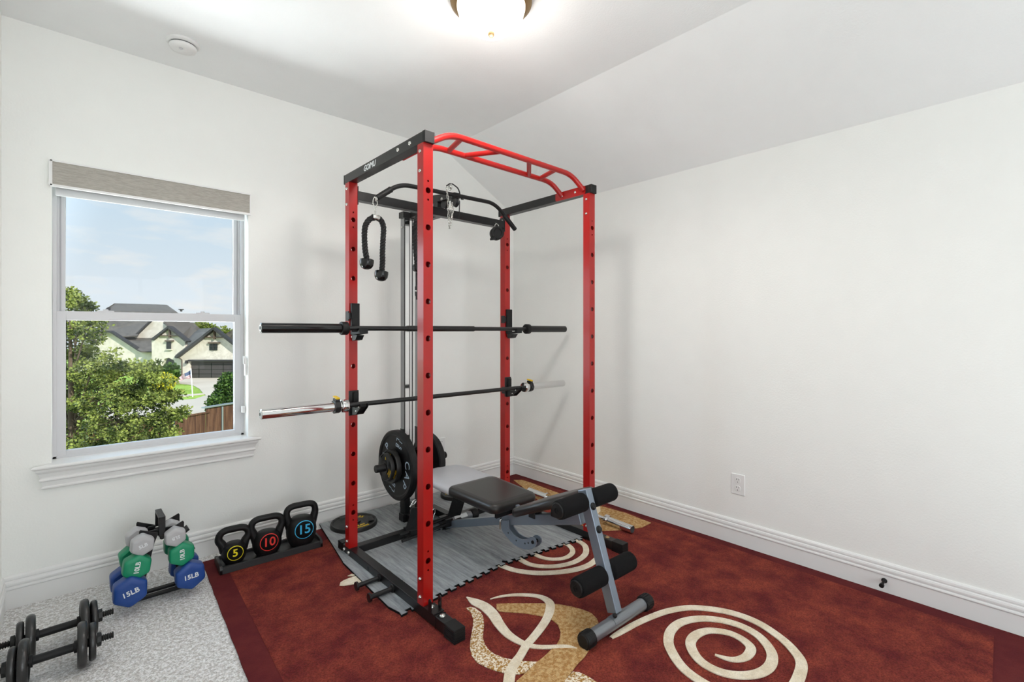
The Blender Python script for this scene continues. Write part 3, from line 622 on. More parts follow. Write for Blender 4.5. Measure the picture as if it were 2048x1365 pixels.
# ------------------------------------------------------------------ J cups
def jcup(x, z0, z1, zb, label, curved=False):
    c = thing('barbell_hook', label, 'barbell hook', (x+PS/2, YB, (z0+z1)/2), 'barbell hooks on the rear posts')
    xa, xb = x+.006, x+PS+.004; y = YB
    if not curved:
        MB().box((xa, y-.022, zb-.020), (xb, y-.0005, z1)).build('back_plate', 'rubber', c, .003)
        MB().box((x-.006, y-.004, z1-.10), (x-.0005, y+PS*.7, z1-.045)).box((x-.006, y-.012, z1-.09), (xa, y-.0005, z1-.055)).build('side_plate', 'black', c, .001)
        MB().prism([(xa, y-.02, zb-.004), (xa, y-.095, zb-.004), (xa, y-.118, zb+.016), (xa, y-.125, zb+.016), (xa, y-.125, zb-.014), (xa, y-.02, zb-.022)][::-1], (xb-xa, 0, 0)).build('cradle', 'rubber', c, .001)
        MB().prism([(xa+.003, y-.02, zb-.022), (xa+.003, y-.085, zb-.022), (xa+.003, y-.060, zb-.050), (xa+.003, y-.02, zb-.054)][::-1], (xb-xa-.006, 0, 0)).build('gusset', 'black', c, .001)
    else:
        MB().box((x-.004, y-.008, z0), (xb, y-.0005, z1)).box((x-.005, y-.008, z0+.02), (x-.0005, y+PS*.6, z0+.07)).build('back_plate', 'black', c, .002)
        MB().slab(rrect(.030, .075, .006), [(0, 0), (0, .010), (.003, .013)], ((xa+xb)/2+.004, y-.008, z1-.045), X, Z, -Y).build('pad', 'rubber', c)
        for xx in (xa+.002, xb-.004):
            MB().prism([(xx, y-.006, zb+.004), (xx, y-.07, zb-.004), (xx, y-.105, zb+.014), (xx, y-.122, zb+.030), (xx, y-.130, zb+.022), (xx, y-.128, zb+.006), (xx, y-.070, zb-.040), (xx, y-.006, zb-.052)][::-1], (.004, 0, 0)).build('cheek', 'black', c, .001)
        MB().prism([(xa+.006, y-.006, zb-.004), (xa+.006, y-.075, zb-.006), (xa+.006, y-.118, zb+.018), (xa+.006, y-.118, zb+.008), (xa+.006, y-.070, zb-.022), (xa+.006, y-.006, zb-.022)][::-1], (xb-xa-.012, 0, 0)).build('cradle', 'rubber', c)
        for yy, z_ in ((-.072, zb-.020), (-.105, zb+.006)): MB().lathe([(0, 0), (.006, 0), (.004, .003), (0, .004)], (xa+.002, y+yy, z_), (-1, 0, 0), 10).build('rivet', 'zinc', c)
jcup(X0, 1.26, 1.449, 1.292, 'black hook on the left rear post holding the black barbell')
jcup(X1, 1.26, 1.449, 1.292, 'black hook on the right rear post holding the black barbell')
jcup(X0, .815, .955, .868, 'riveted hook on the left rear post under the chrome-sleeved barbell', True)
jcup(X1, .815, .955, .863, 'riveted hook on the right rear post under the chrome-sleeved barbell', True)

# ------------------------------------------------------------------ barbells
def barbell(a, b, label, sm, endm, cm, shaft_m, thick=None):
    a, b = Vector(a), Vector(b); d = (b-a).normalized(); L_ = (b-a).length
    o = thing('barbell', label, 'barbell', (a+b)/2)
    s = MB().cyl(a+d*.42, b-d*.42, .0135, 20)
    if thick: s.cyl(a+d*thick[0], a+d*thick[1], .0175, 20)
    s.build('shaft', shaft_m, o)
    for e, dd in ((a, d), (b, -d)):
        sl = MB().lathe([(0, 0), (.021, 0), (.025, .003), (.025, .398)], e, dd, 28, split=50).build('sleeve', sm, o)
        MB().lathe([(0, -.001), (.017, -.001), (.019, .0005), (.0225, .0005)], e, dd, 24, split=20).build('end_cap', endm, sl)
        MB().lathe([(.010, -.0022), (0, -.0022)], e, dd, 6).lathe([(.006, -.0010), (.010, -.0022)], e, dd, 6).build('cap_screw', 'dark', sl)
        MB().lathe([(.025, .396), (.034, .397), (.036, .400), (.036, .430), (.033, .434), (.014, .436)], e, dd, 28, split=40).build('collar_ring', cm, sl)
    return o, a, b, d
YBAR = -.697
barbell((-2.300, YBAR, 1.3075), (-.088, YBAR, 1.3065), 'black barbell on the upper hooks of the rack', 'blackgloss', 'zinc', 'rubber', 'black', (.80, 1.30))
_, a2, b2, d2 = barbell((-2.300, YBAR, .8895), (-.108, YBAR, .8800), 'barbell with chrome sleeves on the lower hooks', 'chrome', 'white', 'chrome', 'black')
def clamp(p, d, lab):
    o = thing('barbell_clamp', lab, 'barbell clamp', p, 'snap clamps on the lower barbell')
    mb = MB(); n = 12; rr = [(.030, .0), (.037, .0)]
    out = [(.036*math.cos(a), .036*math.sin(a)) for a in [PI/2+.45+i*(2*PI-.9)/8 for i in range(9)]]
    mb.lathe([(.0255, -.014), (.037, -.014), (.037, .014), (.0255, .014)], p, d, 8, up=Z)
    mb.box(p+Vector((-.012, -.024, .028)), p+Vector((.012, .016, .044))); mb.build('clamp_ring', 'plastic', o, .002, weld=False)
    MB().prism([p+Vector((-.010, -.026, .040)), p+Vector((-.010, .020, .050)), p+Vector((-.010, .022, .056)), p+Vector((-.010, -.028, .050))], (.020, 0, 0)).build('lever', 'yellow', o, .002)
clamp(a2+d2*.372, d2, 'black clamp with yellow lever on the left chrome sleeve')
clamp(b2-d2*.372, d2, 'black clamp with yellow lever on the right chrome sleeve')

# ------------------------------------------------------------------ plates
def ring_text(words, c, n, rad, size, m, parent, ex, ey, ang, name='lettering', step=None, rot=0):
    """letters set around a ring; ang clockwise from the top of the plate as seen from the front"""
    k = len(words)
    for i, w in enumerate(words):
        a = ang+(i-(k-1)/2)*(step or size*.9/rad)
        pos = Vector(c)+(ex*math.sin(a)+ey*math.cos(a))*rad+n*.0004
        text(w, size, pos, ex*math.cos(a)-ey*math.sin(a), ex*math.sin(a)+ey*math.cos(a), m, parent, name, depth=.0005)
def bumper(c, d, label, group=None, letters=True, k=1):
    """c: middle of the outer face, d: direction from the outer face to the back"""
    c, d = Vector(c), Vector(d); o = thing('bumper_plate', label, 'weight plate', c, group)
    MB().lathe([(.0255, .004), (.055*k, .004), (.060*k, .000), (.075*k, .000), (.082*k, .010), (.190*k, .010), (.200*k, .002), (.215*k, .000), (.225*k, .008), (.225*k, .044), (.215*k, .050), (.0255, .048)], c, d, 72, split=30).build('rubber_disc', 'rubber', o)
    MB().lathe([(.0253, .001), (.034, .001), (.034, .005)], c, d, 40, split=30).build('hub_ring', 'ironblack', o)
    if letters:
        n = -d; ex = -Y if n.x < 0 else Y; f0 = c+d*.0098
        for a in (R(106), R(286)):
            ring_text(['C', 'A', 'P'], f0, n, .148, .078, 'blueprint', o, ex, Z, a, step=.46)
        for a in (R(16), R(196)):
            for k, wds in enumerate((('L', 'B'), ('1', '5'))):
                for j, w in enumerate(wds):
                    u = Vector((math.sin(a), math.cos(a))); t_ = Vector((math.cos(a), -math.sin(a)))
                    rr = .172-.038*j; q = u*rr+t_*((-.018 if k == 0 else .020))
                    text(w, .050, f0+ex*q.x+Z*q.y+n*.0004, -(ex*u.x+Z*u.y), ex*t_.x+Z*t_.y, 'blueprint', o, depth=.0005)
    return o
bumper((-1.425, PY, PZ), X, 'large black rubber plate with white lettering on the left end of the loading peg')
bumper((-1.138, PY, PZ), -X, 'large black rubber plate on the right end of the loading peg', letters=False, k=.78)
def iron_plate(c, d, r, th, label, num, words=('FRAY', 'FITNESS'), group=None, up=None, rot=0):
    c, d = Vector(c), Vector(d); o = thing('iron_plate', label, 'weight plate', c, group); n = -d
    ey = Vector(up) if up is not None else Z; ey = (ey-n*ey.dot(n)).normalized(); ex = ey.cross(n)
    rc = .0262
    MB().lathe([(rc, -.003), (rc+.013, -.003), (rc+.016, .006), (r*.86, .006), (r*.89, 0), (r*.97, 0), (r, th*.25), (r, th*.85), (r*.96, th), (rc, th), (rc, -.003)], c, d, 56, split=30).build('disc', 'ironblack', o)
    for a in (rot+R(90), rot+R(210), rot+R(330)):
        cc_ = c+(ex*math.sin(a)+ey*math.cos(a))*r*.70
        e1 = ex*math.cos(a)-ey*math.sin(a); e2 = ex*math.sin(a)+ey*math.cos(a)
        MB().slab([(x_, y_) for x_, y_ in rrect(r*.62, r*.20, r*.09)], [(0, -.0056), (.0005, -.0052)], cc_, e1, e2, d).build('grip_slot', 'dark', o)
    f0 = c+d*.0056
    p = f0+(ex*math.sin(rot+R(30))+ey*math.cos(rot+R(30)))*r*.62
    text(num, r*.27, p, ex*math.cos(rot+R(30))-ey*math.sin(rot+R(30)), ex*math.sin(rot+R(30))+ey*math.cos(rot+R(30)), 'yellow', o, depth=.0005, bold=.0006)
    b_ = rot+R(150 if True else 0); u_ = ex*math.sin(b_)+ey*math.cos(b_)
    for k, w in enumerate(words):
        text(w, r*(.20 if k == 0 else .17), f0+u_*r*(.52+.20*k), -(ex*math.cos(b_)-ey*math.sin(b_)), -u_, 'yellow', o, depth=.0005, bold=.0004)
    return o
iron_plate((-1.462, PY, PZ), X, .110, .034, 'black iron plate on the peg between the large plate and the smallest one', '10', rot=R(-30))
iron_plate((-1.492, PY, PZ), X, .089, .026, 'smallest iron plate with yellow print, outermost on the left of the loading peg', '5', rot=R(-30))
iron_plate((-1.607, -.205, .047), -Z, .147, .034, 'black grip plate with yellow print lying flat on the foam left of the rack post', '25', up=Vector((-.6, .8, 0)), rot=R(60))
iron_plate((-.775, -.205, .047), -Z, .130, .034, 'small black grip plate lying flat on the foam behind the bench', '10', up=Vector((-.2, 1, 0)), rot=R(-80))

# ------------------------------------------------------------------ weight bench (axis runs away from the camera)
BO = Vector((-1.2225, -2.002, 0)); BA = Vector((.0244, .9997, 0)); BP = Vector((.9997, -.0244, 0))
def bp(s, z, o=0): return BO+BA*s+BP*o+Z*z
bench = thing('weight_bench', 'adjustable weight bench with black and grey pads and foam rollers', 'weight bench', BO)
def foot(s, z, hw, rt, rcap, lab):
    ft = MB().cyl(bp(s, z, -hw+.04), bp(s, z, hw-.04), rt, 28).build('foot_tube', 'steelgrey', bench)
    for sg in (-1, 1):
        c = MB(); n = 48; pr = [(0, 0), (rcap-.008, 0), (rcap-.006, .003), (rcap-.001, .003), (rcap, .006), (rcap, .050), (rcap-.003, .052), (rt, .052)]
        e = bp(s, z, sg*hw); c.lathe(pr, e, BP*-sg, n, split=35)
        for k in range(18):
            a = 2*PI*k/18; dd = (BA*math.cos(a)+Z*math.sin(a)); c.beam(e+dd*rcap-BP*sg*.008, e+dd*rcap-BP*sg*.048, .004, .003, up=dd)
        c.build('rubber_cap', 'rubber', ft)
    return ft
foot(0, .0405, .232, .0265, .033, '')
ft2 = foot(1.372, .0475, .262, .0265, .033, '')
MB().prism([bp(1.372, .0475, .07)+(BA*math.cos(a)+Z*math.sin(a))*.0268 for a in [PI*.55+PI*.35*k/6 for k in range(7)]]+[bp(1.372, .0475, .07)+(BA*math.cos(a)+Z*math.sin(a))*.0260 for a in [PI*.90-PI*.35*k/6 for k in range(7)]], BP*.10).build('rating_sticker', 'white', ft2)
# front post
lg0, lg1 = bp(.018, .066), bp(.190, .560)
leg = MB().beam(lg0, lg1, .040, .052, up=BP.cross((lg1-lg0).normalized())).build('front_post', 'steel', bench, .003)
sd3 = [bp(0, .0405, -.05)+(BA*math.cos(a)+Z*math.sin(a))*.0285 for a in [R(15)+R(150)*k/10 for k in range(11)]]
sd3 += [bp(0, .0405, -.05)+(BA*math.cos(a)+Z*math.sin(a))*.0262 for a in [R(165)-R(150)*k/10 for k in range(11)]]
MB().prism(sd3, BP*.10).build('saddle', 'steelgrey', leg)
for s_, z_, o_ in ((.040, .075, .036), (-.010, .076, -.036)): MB().ball(bp(s_, z_, o_), .010, 12, 8).build('bolt_cover', 'rubber', leg)
ld_ = (lg1-lg0).normalized(); fn = BP.cross(ld_); fn = fn if fn.dot(BA) < 0 else -fn
for k in (.848, .655):
    c = lg0+(lg1-lg0)*k+fn*.0262
    MB().lathe([(0, 0), (.0165, 0), (.0165, .004), (.012, .008), (.011, .011), (0, .012)], c-fn*.0005, fn, 20, split=40).build('bolt_cover', 'rubber', leg)
# foam rollers
for s_, z_ in ((.178, .510), (.070, .214)):
    MB().cyl(bp(s_, z_, -.195), bp(s_, z_, .195), .011).build('roller_rod', 'steelgrey', bench)
    for sg in (-1, 1):
        rf = MB().lathe([(.012, .022), (.034, .022), (.0415, .028), (.0425, .036), (.0425, .176), (.0405, .186), (.036, .190), (.012, .190)], bp(s_, z_), BP*sg, 32, split=60).build('foam_roller', 'foam', bench)
        MB().lathe([(.012, .188), (.034, .188), (.0345, .193), (.031, .197), (.013, .198), (.012, .195), (.006, .195), (.005, .199), (0, .199)], bp(s_, z_), BP*sg, 28, split=45).build('end_disc', 'rubber', rf)
# main tubes
MB().beam(bp(.20, .422), bp(.775, .246), .042, .052).build('main_tube', 'steel', bench, .003)
MB().beam(bp(.74, .256), bp(1.345, .047), .036, .044).build('rear_tube', 'steel', bench, .003)
MB().beam(bp(1.325, .050), bp(1.372, .0475), .05, .062).build('rear_bracket', 'rubber', bench, .004)
pn = MB().tube(bend([bp(.765, .205, -.032), bp(.765, .262, -.030), bp(.775, .262, .03)], .02), .0055, 10).build('lock_pin', 'zinc', bench)
# pad posts, sliding brackets, ladder arm
MB().beam(bp(.795, .255, .008), bp(.800, .365, .008), .006, .035).build('hinge_plate', 'steel', bench, .001)
MB().beam(bp(.795, .255, .030), bp(.800, .365, .030), .006, .035).build('hinge_plate', 'steel', bench, .001)
MB().beam(bp(.675, .270), bp(.660, .36), .030, .022, up=BP).build('seat_post', 'steel', bench, .002)
for s_, a, b_ in ((.52, .335, .395), (.36, .385, .455)): MB().box(bp(s_-.022, a, -.028), bp(s_+.022, b_, .028)).build('seat_bracket', 'plastic', bench, .003)
xs = BO.x-.012
lad = [at(950+a/5.535, 940+b/5.535, 'x', xs) for a, b in ((300, 560), (300, 650), (318, 690), (345, 725), (400, 790), (440, 825), (480, 850), (520, 868), (560, 880), (600, 884), (640, 875), (672, 850), (686, 820), (684, 785), (665, 755), (640, 742), (618, 745), (600, 755), (580, 768), (560, 771), (530, 770), (500, 762), (465, 742), (430, 718), (400, 680), (380, 650), (375, 560))]
ladder = MB().prism(lad, (-.006, 0, 0)).prism([p+Vector((.030, 0, 0)) for p in lad], (.006, 0, 0)).build('ladder_arm', 'steel', bench)
for a, b in ((368, 700), (457, 785), (553, 818), (590, 812)):
    q = at(950+a/5.535, 940+b/5.535, 'x', xs-.006); MB().cyl(q+X*.002, q-X*.0008, .0045, 12).build('pin_hole', 'dark', ladder)
q = at(950+640/5.535, 940+803/5.535, 'x', xs-.006); MB().lathe([(0, 0), (.010, 0), (.009, .006), (0, .008)], q+X*.03, (-1, 0, 0), 14).lathe([(0, 0), (.009, 0), (.008, .005), (0, .007)], q, (-1, 0, 0), 14).build('bolt_cover', 'rubber', ladder)
# pads
def pad(name, outline, o, ex, ey, ez, th, m, parent=None, scale=1):
    pr = [(.012, -th), (.003, -th+.006), (0, -th*.62), (0, -th*.42), (.004, -th*.22), (.012, -th*.07), (.026, -.001), (.05, .001)]
    return MB().slab(outline, [(a, h) for a, h in pr], o, ex, ey, ez, shrink=True).build(name, m, parent or bench)
ez = Vector((0, 0, 1)); tilt = (.010)
ey_ = Vector((BA.x, BA.y, tilt)).normalized(); ez_ = BP.cross(ey_)
bo = bp(.660, .388)
def taper(w0, w1, l, r, y0=0):
    o = rrect(w0, l, r, 8, y0=0); return [(x*(1+(w1/w0-1)*y/l), y+y0) for x, y in o]
pad('backrest_pad', [(x, y) for x, y in taper(.318, .35, .43, .04)], bo, BP, ey_, ez_, .052, 'vinylblack')
pad('head_pad', [(x*(1-.0*y), y+.40) for x, y in [(-.175, 0), (.175, 0), (.175, .27), (.165, .33), (.135, .37), (.08, .39), (0, .395), (-.08, .39), (-.135, .37), (-.165, .33), (-.175, .27)]], bo-ez_*.0008, BP, ey_, ez_, .050, 'vinylgrey')
MB().box(bp(.70, .300, -.11), bp(.72, .337, .11)).beam(bp(.70, .325), bp(1.25, .335), .03, .025).build('pad_frame', 'rubber', bench)
sy = Vector((BA.x, BA.y, -.44)).normalized(); sz = BP.cross(sy)
pad('seat_pad', [(x, y) for x, y in [(-.10, 0), (.10, 0), (.125, .02), (.15, .08), (.16, .16), (.163, .30), (.158, .335), (.14, .352), (.11, .358), (0, .36), (-.11, .358), (-.14, .352), (-.158, .335), (-.163, .30), (-.16, .16), (-.15, .08), (-.125, .02)]], bp(.222, .548), BP, sy, sz, .045, 'vinylblack')

# ------------------------------------------------------------------ curl bar lying behind the bench
cb = thing('curl_bar', 'chrome bar lying on the rug behind the right rack rail', 'barbell', (-.36, -1.30, .0))
e0 = at(1265, 1060, 'z', .036); e1 = at(1058, 982, 'z', .036); d_ = (e1-e0).normalized()
cl_ = (e1-e0).length; kk = [e0+d_*.20, e0+d_*.26, e0+d_*.32+X*.02, e0+d_*(cl_*.5)-X*.02, e0+d_*(cl_-.32)+X*.02, e0+d_*(cl_-.26), e0+d_*(cl_-.20)]
MB().tube(bend(kk, .03), .0135, 16).build('shaft', 'chrome', cb)
MB().lathe([(.019, .02), (.021, 0), (.025, .001), (.025, .19), (.034, .192), (.034, .212), (.015, .214)], e0, d_, 28, split=40).build('sleeve', 'chrome', cb)
MB().lathe([(0, .012), (.021, .012)], e0, d_, 20).build('bore', 'dark', cb)
MB().lathe([(0, 0), (.025, .001), (.025, .19), (.034, .192), (.034, .212), (.015, .214)], e1, -d_, 28, split=40).build('sleeve', 'chrome', cb)

# ------------------------------------------------------------------ lat bar, ropes, chain, cuff hanging from the rack
LY = -.795
lb = thing('lat_bar', 'black bent lat pulldown bar resting across the pulley arm', 'pulldown bar', (TX, LY, 2.135))
lp = [at(754, 396, 'y', LY), at(800, 368, 'y', LY), at(990, 407, 'y', LY), at(1030, 459, 'y', LY)]
MB().tube(bend(lp, .07, 8), .0125, 16).build('bar', 'rubber', lb)
g0, g1 = lp[0], lp[0]+(lp[1]-lp[0])*.62; dg = (g1-g0).normalized()
pr = [(0, 0), (.0135, 0), (.0155, .004)]+[(.0155 if i % 2 else .0165, .006+.006*i) for i in range(4)]+[(.0165, .035), (.0165, .100), (.0175, .104), (.0165, .108), (.0160, (g1-g0).length)]
MB().lathe(pr, g0-dg*.003, dg, 20, split=60).build('grip', 'rubber', lb)
g0 = lp[3]; dg = (lp[2]-lp[3]).normalized()
MB().lathe([(0, 0), (.0145, 0), (.0155, .003), (.0155, .13), (.0125, .133)], g0-dg*.002, dg, 20, split=60).build('grip', 'rubber', lb)
MB().slab(rrect(.020, .030, .009), [(0, -.0025), (0, .0025)], lp[0]+Vector((-.004, 0, -.004)), Y, Z, X).build('end_eye', 'zinc', lb)
hk = at(922, 394, 'y', LY)
MB().tube(bend([at(893, 372, 'y', LY)+Y*.0, at(902, 366, 'y', LY), at(917, 377, 'y', LY), at(921, 393, 'y', LY)], .02), .004, 8).build('centre_hook', 'black', lb)
MB().cyl(at(925, 393, 'y', LY), at(924.5, 399, 'y', LY), .010, 14).build('stopper', 'rubber', lb)

def carabiner(name, top, bot, w, label, cat='snap hook', r=.0028, ex=X, m='zinc', parent=None):
    top, bot = Vector(top), Vector(bot); up = (top-bot); L_ = up.length; up.normalize(); ex = (Vector(ex)-up*up.dot(Vector(ex))).normalized()
    o = thing(name, label, cat, (top+bot)/2) if label else None
    pts = []
    for i in range(28):
        a = 2*PI*i/28; k = .72+.28*math.sin(a) if math.sin(a) < 0 else 1
        pts.append((top+bot)/2+up*math.sin(a)*L_/2+ex*math.cos(a)*w/2*(k if math.sin(a) < 0 else 1))
    MB().tube(pts, r, 8, closed=True).build('hook' if o else name, m, o or parent)
    if o: MB().lathe([(0, 0), (r*1.6, .001), (r*1.6, .010), (0, .011)], bot, -up, 10).build('swivel', m, o)
    return o
def twisted(mb, pts, r, pitch):
    c = smooth_path(pts, 10); dist = [0]
    for a, b in zip(c, c[1:]): dist.append(dist[-1]+(b-a).length)
    d0 = (c[1]-c[0]).normalized(); a0 = frame_from(d0)[0]; fr_ = []
    for i in range(len(c)):
        d = (c[min(i+1, len(c)-1)]-c[max(i-1, 0)]).normalized(); a0 = (a0-d*a0.dot(d)).normalized(); fr_.append((a0.copy(), d.cross(a0)))
    for k in range(3):
        mb.tube([p+(fr_[i][0]*math.cos(2*PI*(k/3+dist[i]/pitch))+fr_[i][1]*math.sin(2*PI*(k/3+dist[i]/pitch)))*r*.56 for i, p in enumerate(c)], r*.52, 9)
    return mb
c_top, c_bot = at(751.5, 394, 'y', LY), at(750.5, 421, 'y', LY)
carabiner('carabiner', c_top+Vector((-.004, 0, -.002)), c_bot, .026, 'silver snap hook on the left end of the lat bar')
rp = thing('triceps_rope', 'black twisted rope with two rubber ends hanging from the lat bar', 'rope attachment', at(751, 433, 'y', LY))
MB().tube([c_bot+Vector((0, 0, -.010)), at(750.5, 430, 'y', LY)], .004, 8).lathe([(.016, -.020), (.017, -.018), (.017, .018), (.016, .020)], at(751, 435.5, 'y', LY), X, 16).box(at(751, 431, 'y', LY)-Vector((.014, .010, .004)), at(751, 431, 'y', LY)+Vector((.014, .010, .004))).build('clamp', 'zinc', rp)
for pts_, e_ in ((((751, 436), (741, 438), (732, 449), (729, 465), (729.5, 490), (731, 505), (734, 520)), (734, 518, 732.5, 539)), (((751, 436), (761, 440), (767, 455), (766, 480), (765, 505), (765, 525), (763.5, 544)), (763.5, 542, 761, 564))):
    rope = twisted(MB(), [at(u, v, 'y', LY) for u, v in pts_], .0150, .05).build('rope', 'nylon', rp)
    t0, t1 = at(e_[0], e_[1], 'y', LY), at(e_[2], e_[3], 'y', LY)
    MB().lathe([(.013, 0), (.026, .000), (.036, .004), (.037, .016), (.035, .036), (.026, .050), (.012, .057), (0, .058)], t0, t1-t0, 24, split=60).build('rubber_end', 'blackgloss', rp)
RY = YB-.03
r2 = thing('pull_rope', 'second twisted black rope hanging behind the front rack post', 'rope attachment', at(832, 440, 'y', RY))
twisted(MB(), [at(u, v, 'y', RY) for u, v in ((840, 428), (834, 438), (830.5, 452), (830, 475), (831, 500), (833, 520), (834, 531))], .0150, .065).build('rope', 'nylon', r2)
MB().lathe([(.013, 0), (.020, .003), (.026, .012), (.027, .030), (.024, .044), (.012, .050), (0, .051)], at(834, 528, 'y', RY), -Z, 24, split=60).build('rubber_end', 'blackgloss', r2)
MB().tube([at(841, 429, 'y', RY), at(846, 424, 'y', RY)+Y*.02, (at(846, 424, 'y', RY)+Y*.03)+Z*.02], .006, 8).build('loop', 'nylon', r2)
s2 = thing('pull_strap', 'thin black strap with buckle below the second rope', 'strap', at(835, 570, 'y', RY+.01))
MB().box(at(833, 545, 'y', RY+.012)-Vector((.004, .002, 0)), at(836, 600, 'y', RY+.012)+Vector((.006, .002, 0))).build('webbing', 'nylon', s2)
MB().slab(rrect(.030, .070, .012), [(0, 0), (0, .006), (.003, .008)], at(834, 583, 'y', RY+.01), X, Z, -Y).build('buckle', 'plastic', s2)
MB().lathe([(0, 0), (.006, 0), (.005, .003), (0, .004)], at(832, 582, 'y', RY), -Y, 10).build('rivet', 'zinc', s2)
# chain with snap hook draped over the bar
ch = thing('chain', 'short silver chain with a snap hook hung over the lat bar', 'chain', at(899, 385, 'y', LY-.02))
def link(mb, c, along, side, l=.019, w=.0075, r=.0016):
    along, side = along.normalized(), (side-along*side.dot(along)).normalized(); pts = []
    for i in range(14):
        a = 2*PI*i/14; s_ = math.sin(a); pts.append(c+along*((l/2-w*.5)*(1 if s_ > 0 else -1)+s_*w*.5)+side*math.cos(a)*w*.6)
    mb.tube(pts, r, 6, closed=True)
for pth in (((893, 372), (894, 385), (896, 400), (897, 417), (897, 430), (898, 445), (899, 458)), ((905, 403), (903, 415), (904, 432), (902, 444), (900, 455))):
    mb = MB(); c = smooth_path([at(u, v, 'y', LY-.022) for u, v in pth], 8); acc = 0; last = c[0]; k = 0
    for a, b in zip(c, c[1:]):
        acc += (b-a).length
        if acc > .0150: link(mb, b, b-last, X if k % 2 else Y, .021, .010, .0019); last = b; acc = 0; k += 1
    mb.build('chain_links', 'zinc', ch)
carabiner('snap_link', at(905, 411, 'y', LY-.024), at(903, 436, 'y', LY-.024), .020, None, parent=ch)
MB().tube(arc(at(900, 374, 'y', LY)+Z*0, .021, 0, 2*PI, 20, Y, Z), .0022, 8).ball(at(901, 374, 'y', LY), .012, 12, 8).build('ring', 'zinc', ch)
# ankle cuff
ac = at(993.5, 467, 'y', YB-.05); an = thing('ankle_cuff', 'black padded ankle cuff with metal ring hanging beside the right rear post', 'ankle strap', ac)
axd = Vector((-.40, -.91, .05)).normalized()
MB().lathe([(.026, -.022), (.030, -.028), (.042, -.030), (.046, -.024), (.047, 0), (.046, .024), (.042, .030), (.030, .028), (.026, .022), (.026, -.022)], ac, axd, 32, split=80).lathe([(.0, -.018), (.028, -.020)], ac, axd, 24).lathe([(.0, .018), (.028, .020)], ac, axd, 24).build('cuff', 'nylon', an)
MB().prism([ac+Vector((-.035, -.02, -.02)), ac+Vector((-.055, -.02, -.045)), ac+Vector((-.052, -.02, -.055)), ac+Vector((-.02, -.02, -.05))], (0, .03, 0)).build('strap_end', 'nylon', an)
MB().tube(arc(ac+Vector((0, 0, .050)), .017, 0, 2*PI, 18, X, Z), .0032, 8).build('d_ring', 'zinc', an)
MB().tube([ac+Vector((.0, .0, .066)), ac+Vector((.012, .045, .085))], .003, 8).build('hook', 'zinc', an)
# snap hooks by the low foot plates
carabiner('carabiner', at(832, 1001, 'y', -.74), at(822, 1012, 'y', -.74), .020, 'silver snap hook by the low foot plate left of the front rack post', r=.0030)
carabiner('carabiner', at(868, 1018, 'y', -.74), at(866, 1036, 'y', -.74), .022, 'silver snap hook just right of the front rack post near the floor', r=.0030)

# ------------------------------------------------------------------ dumbbell tree on the carpet
DBX = -2.652
rackd = thing('dumbbell_rack', 'small black A-frame dumbbell rack on the carpet under the window', 'dumbbell rack', (DBX, -.33, 0))
TYF, TYB = -.365, -.30
def leg_x(sg, z): return DBX+sg*(.024+(.36-z)*.235)
for sg in (-1, 1):
    for y_ in (TYF, TYB): MB().prism([(leg_x(sg, .02)-.020, y_, .012), (leg_x(sg, .02)+.022, y_, .012), (leg_x(sg, .335)+.016, y_, .335), (leg_x(sg, .335)-.016, y_, .335)], (0, .006, 0)).build('side_plate', 'black', rackd, .001)
    for z in (.075, .185, .285):
        xx = leg_x(sg, z); MB().prism([(xx+sg*.010, TYF+.003, z-.035), (xx+sg*.075, TYF+.003, z+.01), (xx+sg*.070, TYF+.003, z+.018), (xx+sg*.010, TYF+.003, z-.025)], (0, TYB-TYF, 0)).build('cradle', 'black', rackd, .001)
    xx = leg_x(sg, .36); wing = [(DBX+sg*.014, .325), (xx+sg*.060, .358), (xx+sg*.064, .350), (leg_x(sg, .26)+sg*.040, .275), (leg_x(sg, .26)-sg*.012, .265)]
    MB().prism([(a, TYF-.026, b) for a, b in wing], (0, .005, 0)).prism([(a, TYB+.040, b) for a, b in wing], (0, .005, 0)).prism([(xx, TYF-.026, .305), (xx+sg*.050, TYF-.026, .320), (xx+sg*.050, TYF-.026, .325), (xx, TYF-.026, .310)], (0, TYB-TYF+.071, 0)).build('top_shelf', 'black', rackd, .0008)
MB().box((DBX-.022, TYF+.01, .30), (DBX+.022, TYB, .325)).box((DBX-.013, TYF-.028, .305), (DBX+.013, TYF-.004, .398)).box((DBX-.013, TYF-.028, .386), (DBX+.013, TYB+.05, .398)).box((DBX-.013, TYB+.04, .315), (DBX+.013, TYB+.052, .398)).cyl((DBX, TYF-.02, .302), (DBX, TYF-.034, .302), .010, 12).build('carry_handle', 'black', rackd, .002)
fb = MB().beam((leg_x(-1, .02), TYF+.01, .020), (leg_x(1, .02), TYF+.01, .020), .026, .012).beam((leg_x(-1, .02), TYB, .020), (leg_x(1, .02), TYB, .020), .026, .012).build('floor_bar', 'rubber', rackd, .002)
MB().prism([(-2.745, TYF-.004, .0265), (-2.733, TYF-.004, .0265), (-2.739, TYF+.006, .0265)], (0, 0, .0004)).build('warning_sticker', 'yellow', rackd)
